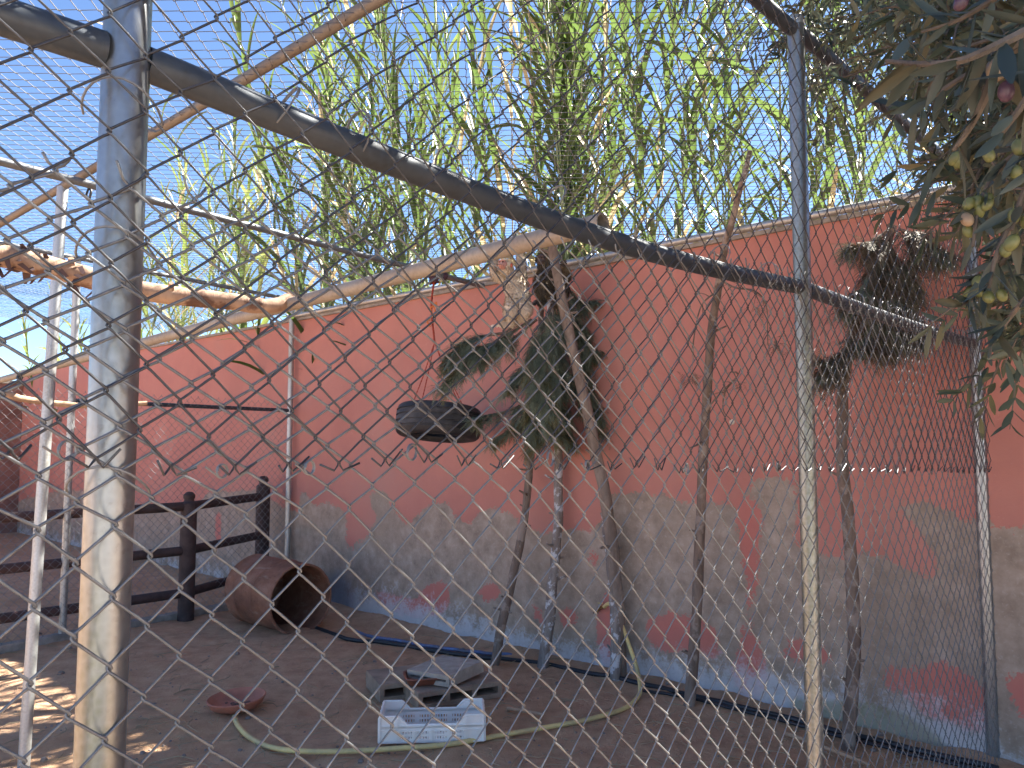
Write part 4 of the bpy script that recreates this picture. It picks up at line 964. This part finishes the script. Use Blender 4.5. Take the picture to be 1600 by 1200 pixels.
D2 = 5.72
J = lambda x, y, dd=0.0: at(x, y, D2 + dd)
hip2 = J(862, 462, 0.0)
mk2 = empty('macaque', (hip2.x, hip2.y, hip2.z)); tag(mk2, 'dark brown monkey sitting hunched behind the top of the thickest fir trunk', 'monkey', 'monkeys in the cage')
body2 = [
 [('hip', hip2, .085), ('belly', J(862, 447), .095), ('chest', J(858, 430, -.02), .085), ('neck', J(853, 416, -.04), .055), ('head', J(849, 404, -.06), .062), ('crown', J(849, 396, -.04), .05)],
 [('chest', None, 0), ('shL', J(846, 428, -.04), .045), ('elL', J(838, 444, -.10), .030), ('wrL', J(848, 458, -.14), .022), ('haL', J(856, 461, -.15), .024)],
 [('chest', None, 0), ('shR', J(872, 426, 0), .045), ('elR', J(888, 436, -.06), .032), ('wrR', J(884, 420, -.14), .024), ('haR', J(878, 414, -.16), .024)],
 [('hip', None, 0), ('knL', J(842, 446, -.14), .055), ('anL', J(850, 470, -.13), .032), ('toL', J(842, 474, -.18), .026)],
 [('hip', None, 0), ('knR', J(882, 450, -.12), .055), ('anR', J(876, 472, -.12), .032), ('toR', J(868, 476, -.17), .026)]]
fix = {}
for ch in body2:
    for i, (k, p, r) in enumerate(ch):
        if p is None: ch[i] = (k, fix[k][0], fix[k][1])
        else: fix[k] = (p, r)
nm = skin_body('body', body2, M['fur_dark']); m2 = MB()
for k in ('haL', 'haR'): digits(m2, fix[k][0], Vector((.8, -.4, .3)).normalized(), UP, fw, 0.05, 0.0065)
for k in ('toL', 'toR'): digits(m2, fix[k][0], Vector((-.5, -.8, -.1)).normalized(), Vector((.8, -.5, 0)).normalized(), -UP, 0.05, 0.0065)
V = np.array([v.co[:] for v in nm.vertices]); m2.add(V, [tuple(p.vertices) for p in nm.polygons])
keep(m2.build('body', M['fur_dark']), mk2)
keep(fur_on(nm, [M['fur_dark'], M['fur_brown']], 12000, 0.019, 6, lambda c: 1 if random.random() < .3 else 0), mk2)
face(mk2, fix['head'][0], Vector((-.45, -.85, -.15)).normalized(), UP, 0.058, 'skin_dark', 'skin_dark', 'fur_dark')

# ------------------------------------------------------------------ giant reeds behind the wall
def reed_leaf_mesh(L, W, up0, droop, seed, twist=0.0):
    r_ = random.Random(seed); n = 7; V = []; Fs = []; p = Vector((0, 0, 0)); ang = up0
    for i in range(n + 1):
        t = i / n; w = W * (0.55 + 1.6 * t) * (1 - t) ** 0.75 * 0.9 + 0.001 if t < 1 else 0.0008
        w = min(w, W); d = Vector((math.cos(ang), 0, math.sin(ang))); nn = Vector((-math.sin(ang), 0, math.cos(ang)))
        sd = Vector((0, 1, 0)); a = twist * t; sv = sd * math.cos(a) + nn * math.sin(a); nv = nn * math.cos(a) - sd * math.sin(a)
        V += [p + sv * (w / 2) + nv * w * 0.18, p, p - sv * (w / 2) + nv * w * 0.18]
        p = p + d * (L / n); ang -= droop / n * (0.5 + t)
    for i in range(n):
        for j in range(2): Fs.append((i * 3 + j, i * 3 + j + 1, (i + 1) * 3 + j + 1, (i + 1) * 3 + j))
    return V, Fs
LEAF = []
for k in range(8):
    V, Fs = reed_leaf_mesh(random.Random(k).uniform(0.50, 0.74), random.Random(k + 50).uniform(0.046, 0.066), R(random.Random(k + 9).uniform(44, 76)), R(random.Random(k + 3).uniform(20, 100)), k, random.Random(k).uniform(-.8, .8))
    LEAF.append((V, Fs))
def leaf_mesh(k, mat):
    m = MB(); m.add([tuple(v) for v in LEAF[k][0]], LEAF[k][1]); return m.mesh('leaf', mat)
LM = [leaf_mesh(k, M['reed_leaf']) for k in range(8)]; LMD = [leaf_mesh(k, M['reed_dry']) for k in range(3)]
def reed_layout(H, r_, nleaf, dry=False):
    lean = r_.uniform(0.0, 0.11) * H; az = r_.uniform(0, 6.28); cv = []
    for i in range(11):
        t = i / 10; cv.append(Vector((lean * t * t * math.cos(az), lean * t * t * math.sin(az), H * t)))
    plane = r_.uniform(0, math.pi); lv = []
    t0 = 0.34
    for k in range(nleaf):
        t = t0 + (0.985 - t0) * (k / (nleaf - 1)) ** 0.9; i = min(9, int(t * 10)); p = cv[i].lerp(cv[i + 1], t * 10 - i)
        rz = plane + (math.pi if k % 2 else 0) + r_.gauss(0, 0.45)
        sc_ = (0.75 + 0.4 * math.sin(math.pi * min(1, (t - t0) / (1 - t0) * 0.9 + 0.1))) * r_.uniform(.85, 1.12)
        tilt = -R(30) * max(0, (t - 0.8) / 0.2) + r_.gauss(0, .12)
        isdry = r_.random() < (0.75 if dry else (0.22 if t < 0.5 else 0.02))
        lv.append((p, rz, tilt, sc_, r_.randrange(8), isdry))
    return cv, lv
def stem_mesh(cv, mat, r=0.013):
    m = MB(); pts = []; rad = []
    for i, p in enumerate(cv):
        pts.append(p); rad.append(r * (1 - 0.75 * i / (len(cv) - 1)))
        if i < len(cv) - 1: pts += [p.lerp(cv[i + 1], .46), p.lerp(cv[i + 1], .5), p.lerp(cv[i + 1], .54)]; q = r * (1 - 0.75 * (i + .5) / (len(cv) - 1)); rad += [q, q * 1.3, q]
    m.tube(pts, rad, 5); return m.mesh('stem', mat)
def plume_mesh(p, r_):
    m = MB()
    for k in range(60):
        t = r_.random(); c = p + Vector((0, 0, 0.35 * t - .05)); a = r_.uniform(0, 6.28); d = Vector((math.cos(a) * .35, math.sin(a) * .35, 1)).normalized(); l = 0.09 * (1.2 - t)
        s_ = d.cross(UP).normalized() * .004; m.add([tuple(c - s_), tuple(c + s_), tuple(c + d * l)], [(0, 1, 2)])
    return m.mesh('plume', M['plume'])
LAB = {'green': 'leafy green reed above the wall', 'dry': 'dry pale reed cane above the wall', 'plume': 'reed with feathery brown plume above the wall'}
def make_reed(kind, H, seed, near=True):
    r_ = random.Random(seed); root = empty('giant_reed'); tag(root, LAB[kind], 'reed', 'reeds behind the pink wall')
    nl = 27 if kind != 'dry' else 10
    cv, lv = reed_layout(H, r_, nl if near else nl + 4, kind == 'dry')
    link('stem', stem_mesh(cv, M['reed_cane'] if kind == 'dry' else M['reed_stem'], r_.uniform(.011, .016)), root)
    if kind == 'plume': link('plume', plume_mesh(cv[-1], r_), root)
    if near:
        for (p, rz, tilt, s_, k, dr_) in lv:
            o = link('leaf', LMD[k % 3] if dr_ else LM[k], root); o.location = p; o.rotation_euler = (0, tilt, rz); o.scale = (s_,) * 3
    else:
        m = MB()
        for (p, rz, tilt, s_, k, dr_) in lv:
            mt = Matrix.Translation(p) @ Euler((0, tilt, rz)).to_matrix().to_4x4() @ Matrix.Scale(s_, 4)
            m.add([tuple(mt @ v) for v in LEAF[k][0]], LEAF[k][1], 1 if dr_ else 0)
        o = link('foliage', m.mesh('foliage', [M['far_foliage'], M['reed_dry']]), root); o['kind'] = 'stuff'
    return root
def kids(): 
    d = {}
    for o in bpy.data.objects:
        if o.parent: d.setdefault(o.parent.name, []).append(o)
    return d
protos = {'near': [], 'far': []}
for k in range(7): protos['near'].append(('green', make_reed('green', 5.2 + 0.25 * k, 100 + k)))
for k in range(2): protos['near'].append(('dry', make_reed('dry', 4.6 + .5 * k, 140 + k)))
protos['near'].append(('plume', make_reed('plume', 6.0, 160)))
for k in range(5): protos['far'].append(('green', make_reed('green', 5.2 + 0.3 * k, 200 + k, False)))
protos['far'].append(('dry', make_reed('dry', 4.8, 240, False))); protos['far'].append(('plume', make_reed('plume', 5.8, 250, False)))
KD = kids()
def copy_reed(src, first):
    if first: return src
    r_ = src.copy(); COL.objects.link(r_)
    for ch in KD.get(src.name, []):
        c = ch.copy(); COL.objects.link(c); c.parent = r_
    return r_
used = {}
def top_profile(x):                                   # wanted pixel height of the tips along the wall
    pts = [(-400, 380), (0, 440), (60, 430), (150, 470), (230, 420), (300, 230), (330, 210), (380, 300), (420, 110), (470, 30), (540, 10), (600, -20), (660, 60), (700, -40), (900, -160), (1200, -240), (1800, -200)]
    for (a, b_), (c, d) in zip(pts, pts[1:]):
        if a <= x <= c: return b_ + (d - b_) * (x - a) / (c - a)
    return 200
rr = random.Random(77); cnt = 0
def place_reed(s, n, hf=1.0, lean=None):
    global cnt
    p = wallp(s, 0, -n); x, _ = project((p.x, p.y, 3.0))
    near = p.y < 10.2
    pool = protos['near'] if near else protos['far']
    kinds = [k for k, _ in pool]
    w = [0.5 if k == 'dry' else (0.35 if k == 'plume' else 1.0) for k in kinds]
    kind, src = rr.choices(pool, w)[0]
    first = src.name not in used; used[src.name] = 1
    o = copy_reed(src, first)
    # height so the tips follow the skyline of the reed bed
    yt = top_profile(x); a, b_ = ray(x, yt); H = EYE + b_ * p.y
    H = max(3.2, min(7.6, H)) * hf * rr.uniform(0.72, 1.03)
    base = max(d.location.z for d in KD[src.name] if d.name.startswith('leaf')) if near else None
    z0 = 5.6
    s_ = H / z0; o.location = p; o.rotation_euler = (Matrix.Rotation(rr.gauss(-0.03 if lean is None else lean, .06), 3, 'Y') @ Matrix.Rotation(rr.gauss(0, .05), 3, 'X') @ Matrix.Rotation(rr.uniform(0, 6.28), 3, 'Z')).to_euler(); o.scale = (min(1.12, max(.8, s_)),) * 2 + (s_,)
    cnt += 1
    where = 'left of the hanging tyre' if x < 680 else 'behind the leaning firs' if x < 980 else 'between the firs and the second fence post' if x < 1245 else 'right of the second fence post'
    o['label'] = LAB[kind] + ', ' + where; o['group'] = 'reeds behind the wall ' + where
for k in range(24): place_reed(rr.uniform(0.9, 5.2), 0.35 + abs(rr.gauss(0, 1.0)))
for k in range(18): place_reed(rr.uniform(-3.2, 0.9), rr.uniform(2.9, 4.6), .95)
for k in range(58): place_reed(rr.uniform(5.0, 15.5), 0.35 + abs(rr.gauss(0, 0.9)))
# clumps that stand out
for s0, n_, ln_ in ((3.2, 9, 0), (5.4, 7, -.16), (6.1, 5, -.2), (4.5, 4, -.14), (3.35, 7, -.05), (2.2, 7, .05), (2.7, 6, -.1), (1.35, 7, .1)):
    for k in range(n_): place_reed(s0 + rr.gauss(0, .22), 0.45 + rr.uniform(0, .6), 1.03, ln_)
for k, src in protos['near'] + protos['far']:
    if src.name not in used:
        for c in KD.get(src.name, []): bpy.data.objects.remove(c)
        bpy.data.objects.remove(src)

# ------------------------------------------------------------------ olive tree at the right
olive = empty('olive_tree', (3.1, 1.1, 0)); tag(olive, 'olive tree hanging its grey green leaves and fruit in from the right', 'tree')
def olive_leaf_verts(L, W, bend):
    V = []; n = 4
    for i in range(n + 1):
        t = i / n; w = W * math.sin(math.pi * (0.06 + 0.90 * t)) ** 0.8; z = bend * L * t * t
        V += [(L * t, w / 2, z + w * .15), (L * t, 0, z), (L * t, -w / 2, z + w * .15)]
    Fs = [(i * 3 + j, i * 3 + j + 1, (i + 1) * 3 + j + 1, (i + 1) * 3 + j) for i in range(n) for j in range(2)]
    return V, Fs
OLV = [olive_leaf_verts(0.058, 0.0125, -.10), olive_leaf_verts(0.066, 0.0135, .08), olive_leaf_verts(0.048, 0.012, -.2), olive_leaf_verts(0.060, 0.0115, .18)]
OLM = []
for V, Fs in OLV:
    m = MB(); m.add(V, Fs); OLM.append(m.mesh('leaf', M['olive_leaf']))
fruit = []
for mt, s_ in (('olive_green', 1.0), ('olive_pale', 1.1), ('olive_purple', .95)):
    m = MB(); prof = [(max(0.0003, 0.0085 * s_ * math.sin(math.pi * k / 8) ** .9), 0.0115 * s_ * -math.cos(math.pi * k / 8)) for k in range(9)]; m.lathe(prof, 14)
    m.tube([(0, 0, 0.011 * s_), (0.002, 0, 0.022)], 0.0008, 4); fruit.append(m.mesh('olive', M[mt]))
tb_ = Vector((3.1, 1.1, 0)); m = MB()
tr_pts = [tb_ - UP * .2, tb_ + Vector((-.05, .05, .8)), tb_ + Vector((-.15, .1, 1.6)), tb_ + Vector((-.2, .3, 2.3))]
m.tube(curve(tr_pts, 20), [0.17 * (1 - .35 * i / 20) * (1 + .1 * nz(i * .6, 4)) for i in range(21)], 14); keep(m.build('trunk', M['bark_olive']), olive)
hub = tb_ + Vector((-.2, .3, 2.3))
leafrng = random.Random(3); NLEAF = 0; NFRUIT = 0
near_br = [
 [(1720, -80, .80), (1640, 30, .80), (1560, 85, .82), (1490, 130, .85), (1420, 175, .90)],
 [(1640, 30, .80), (1560, 70, .78), (1500, 95, .8), (1440, 100, .84), (1385, 95, .9)],
 [(1560, 85, .82), (1540, 150, .84), (1515, 200, .86), (1490, 235, .88)],
 [(1720, 60, .74), (1640, 110, .76), (1590, 175, .78), (1560, 215, .8)],
 [(1700, 150, 1.10), (1620, 215, 1.15), (1560, 265, 1.2), (1530, 325, 1.2), (1520, 385, 1.2)],
 [(1720, 300, 1.2), (1620, 350, 1.3), (1565, 410, 1.35), (1530, 455, 1.4), (1500, 480, 1.4)],
 [(1560, 400, 1.35), (1545, 425, 1.35), (1525, 432, 1.4), (1510, 440, 1.4)],
 [(1700, 400, 1.2), (1620, 450, 1.25), (1575, 500, 1.3), (1545, 545, 1.3)],
 [(1680, -60, 1.35), (1570, 40, 1.4), (1500, 100, 1.5), (1460, 160, 1.6), (1440, 200, 1.6)],
 [(1700, 180, .95), (1640, 230, .98), (1600, 300, 1.0), (1580, 360, 1.0)],
 [(1700, 100, 1.3), (1600, 160, 1.35), (1550, 230, 1.4), (1525, 280, 1.4), (1515, 320, 1.45)],
 [(1650, -80, 1.1), (1580, -20, 1.1), (1500, 30, 1.15), (1440, 50, 1.2)],
 [(1660, 260, 1.15), (1600, 320, 1.2), (1560, 390, 1.2), (1545, 450, 1.2)]]
limbm = MB()
for bi, pts in enumerate(near_br):
    P = curve([at(*p) for p in pts], 22)
    m = MB(); m.tube(P, [0.0052 * (1 - .7 * i / 22) + .0008 for i in range(23)], 6); keep(m.build('twig', M['bark_olive']), olive)
    # limb feeding the twig from the tree
    st = P[0]; limbm.tube(curve([hub, hub.lerp(st, .4) + Vector((0, 0, .35)), hub.lerp(st, .75) + Vector((0, 0, .2)), st], 14), [0.045 * (1 - .86 * i / 14) for i in range(15)], 7)
    seglen = sum((P[i + 1] - P[i]).length for i in range(22)); n = int(seglen / 0.021)
    for k in range(n):
        t = (k + .5) / n; i = min(21, int(t * 22)); p = P[i].lerp(P[i + 1], t * 22 - i); ax = (P[i + 1] - P[i]).normalized()
        for sg in (-1, 1):
            if leafrng.random() < .12 or NLEAF >= 295: continue
            per = ax.cross(Vector((leafrng.uniform(-1, 1), leafrng.uniform(-1, 1), leafrng.uniform(-1, 1)))).normalized()
            d = (ax * .55 + per * .8 + Vector((0, 0, -.25))).normalized()
            o = link('leaf', leafrng.choice(OLM), None); rot = d.to_track_quat('X', 'Z').to_euler(); rot.rotate_axis('X', leafrng.uniform(0, 6.28))
            o.location = p; o.rotation_euler = rot; o.scale = (leafrng.uniform(.8, 1.25),) * 3; o.parent = olive; o.matrix_parent_inverse = Matrix.Translation(-olive.location); NLEAF += 1
    for k in range(leafrng.choice((2, 4, 5)) if bi in (4, 6, 9, 10, 12) else 0):
        t = leafrng.uniform(.35, .95); p = P[int(t * 22)]; o = link('olive', leafrng.choices(fruit, (8, .6, .5))[0], None)
        o.location = p + Vector((leafrng.uniform(-.015, .015), leafrng.uniform(-.015, .015), -.028)); o.rotation_euler = (leafrng.gauss(0, .4), leafrng.gauss(0, .4), 0); o.scale = (leafrng.uniform(.85, 1.1),) * 3
        o.parent = olive; o.matrix_parent_inverse = Matrix.Translation(-olive.location)
# fruit seen singly in the photograph
for (x, y, d, k) in ((1556, 110, .80, 1), (1572, 143, .8, 2), (1492, 248, 1.2, 0), (1498, 252, 1.2, 0), (1514, 318, 1.2, 0), (1527, 316, 1.2, 0), (1530, 330, 1.2, 0), (1511, 343, 1.2, 1), (1502, 3, .9, 2), (1545, 242, 1.15, 0), (1592, 230, 1.0, 0), (1527, 440, 1.35, 0)):
    o = link('olive', fruit[k], None); o.location = at(x, y, d); o.rotation_euler = (random.gauss(0, .4), random.gauss(0, .4), 0); o.parent = olive; o.matrix_parent_inverse = Matrix.Translation(-olive.location)
# the rest of the crown: leaf sprays on twigs, with unseen masses added for shade
vols = [  # centre, radii, number of twigs
 (Vector((1.75, 2.35, 4.75)), (2.0, 1.7, .95), 1500), (Vector((1.75, 3.0, 3.55)), (.85, .9, .35), 190), (Vector((2.6, 1.3, 3.4)), (1.1, 1.1, .9), 150), (Vector((3.0, -.7, 2.9)), (1.5, 2.0, 1.5), 650)]  # first and last are enlarged out of view to shade fence and posts
twigs = []
for c, rd, n in vols:
    for k in range(n):
        while True:
            v = Vector((leafrng.uniform(-1, 1), leafrng.uniform(-1, 1), leafrng.uniform(-1, 1)))
            if v.length < 1: break
        p = c + Vector((v.x * rd[0], v.y * rd[1], v.z * rd[2]))
        if p.z < 3.12 and (p - O).dot(NF) < 0.1: continue
        if n > 1000 and p.y > 0.2 and (p.z - EYE) / p.y < 0.68 and p.x / p.y < 0.7: continue
        if (p - O).dot(NW) < -1.2: continue
        twigs.append((p, Vector((v.x, v.y, v.z * .4 - .45)).normalized(), leafrng.uniform(.14, .3)))
for (x0, x1, y0, y1, d0, d1, n) in ((1440, 1640, -40, 110, 1.3, 2.2, 75), (1545, 1660, 100, 300, 1.3, 2.2, 95), (1585, 1670, 240, 480, 1.4, 2.2, 44), (1250, 1480, -40, 140, 2.6, 3.4, 90), (1540, 1640, 420, 540, 1.5, 2.0, 8)):
    for k in range(n):
        p = at(leafrng.uniform(x0, x1), leafrng.uniform(y0, y1), leafrng.uniform(d0, d1))
        if (p - O).dot(NF) < 0.06 and p.z < 3.12: continue
        twigs.append((p, Vector((leafrng.uniform(-1, .3), leafrng.uniform(-.7, .7), leafrng.uniform(-.9, .2))).normalized(), leafrng.uniform(.10, .22)))
mt_ = MB(); Vall = []; Fall = []; base = 0
OA = [np.array(V) for V, _ in OLV]; OF = np.array(OLV[0][1])
for p, d, L_ in twigs:
    q = p + d * L_ + Vector((0, 0, -.12 * L_)); mt_.tube(curve([p, p.lerp(q, .5) + Vector((0, 0, .02)), q], 5), [.0022] * 4 + [.0015, .001], 4)
    n = int(L_ / .022)
    for k in range(n):
        c = p.lerp(q, (k + .5) / n)
        for sg in (0, 1):
            per = d.cross(Vector((leafrng.uniform(-1, 1), leafrng.uniform(-1, 1), leafrng.uniform(-1, 1)))).normalized()
            dd = (d * .55 + per * .8 + Vector((0, 0, -.2))).normalized(); e = dd.to_track_quat('X', 'Z').to_matrix() @ Matrix.Rotation(leafrng.uniform(0, 6.28), 3, 'X')
            V = (OA[leafrng.randrange(4)] * leafrng.uniform(.75, 1.15)) @ np.array(e).T + np.array(tuple(c))
            Vall.append(V); Fall.append(OF + base); base += len(V)
    if leafrng.random() < .25: limbm.tube(curve([hub, hub.lerp(p, .5) + Vector((0, 0, .3)), p], 10), [.03 * (1 - .9 * i / 10) for i in range(11)], 5)
keep(limbm.build('limbs', M['bark_olive']), olive)
tw_o = mt_.build('fine_twigs', M['bark_olive']); tw_o['kind'] = 'stuff'; keep(tw_o, olive)
me = bpy.data.meshes.new('crown'); me.from_pydata(np.concatenate(Vall).tolist(), [], np.concatenate(Fall).tolist()); me.materials.append(M['olive_crown'])
me.polygons.foreach_set('use_smooth', [True] * len(me.polygons)); co = link('crown', me); co['kind'] = 'stuff'; keep(co, olive)

# ------------------------------------------------------------------ litter on the soil
def in_yard():
    while True:
        p = gr(rr.uniform(-60, 1560), rr.uniform(985, 1230))
        if (p - O).dot(NW) > 0.05: return p
m = MB()
for k in range(700):
    p = in_yard(); p.z = soil_h(p.x, p.y) + .006; a = rr.uniform(0, 6.28); L_ = rr.uniform(.02, .15) if rr.random() < .8 else rr.uniform(.1, .3)
    d = Vector((math.cos(a), math.sin(a), 0)); bend = Vector((-d.y, d.x, 0)) * rr.uniform(-.25, .25) * L_
    m.tube(curve([p - d * L_ / 2, p + bend + UP * rr.uniform(0, .012), p + d * L_ / 2], 4), rr.uniform(.0010, .0026), 4)
tag(m.build('straw', M['straw']), 'scattered dry straw and twigs on the red soil', 'straw', None, 'stuff')
m = MB()
for k in range(420):
    p = in_yard(); p.z = soil_h(p.x, p.y); s_ = rr.uniform(.003, .010) if rr.random() < .93 else rr.uniform(.012, .024); V = []
    for i in range(3):
        for j in range(5): a = 2 * math.pi * j / 5 + i * .4; r_ = s_ * (1, .95, .5)[i] * rr.uniform(.8, 1.2); V.append((p.x + r_ * math.cos(a), p.y + r_ * math.sin(a), p.z - .002 + s_ * (0, .5, .95)[i]))
    m.add(V, [(i * 5 + j, i * 5 + (j + 1) % 5, (i + 1) * 5 + (j + 1) % 5, (i + 1) * 5 + j) for i in range(2) for j in range(5)] + [(10, 11, 12, 13, 14)])
tag(m.build('pebbles', M['stone'], None, False), 'small pebbles and clods scattered on the soil', 'pebbles', None, 'stuff')
print('reeds', cnt, 'objects', len(bpy.data.objects), 'leaves', NLEAF)
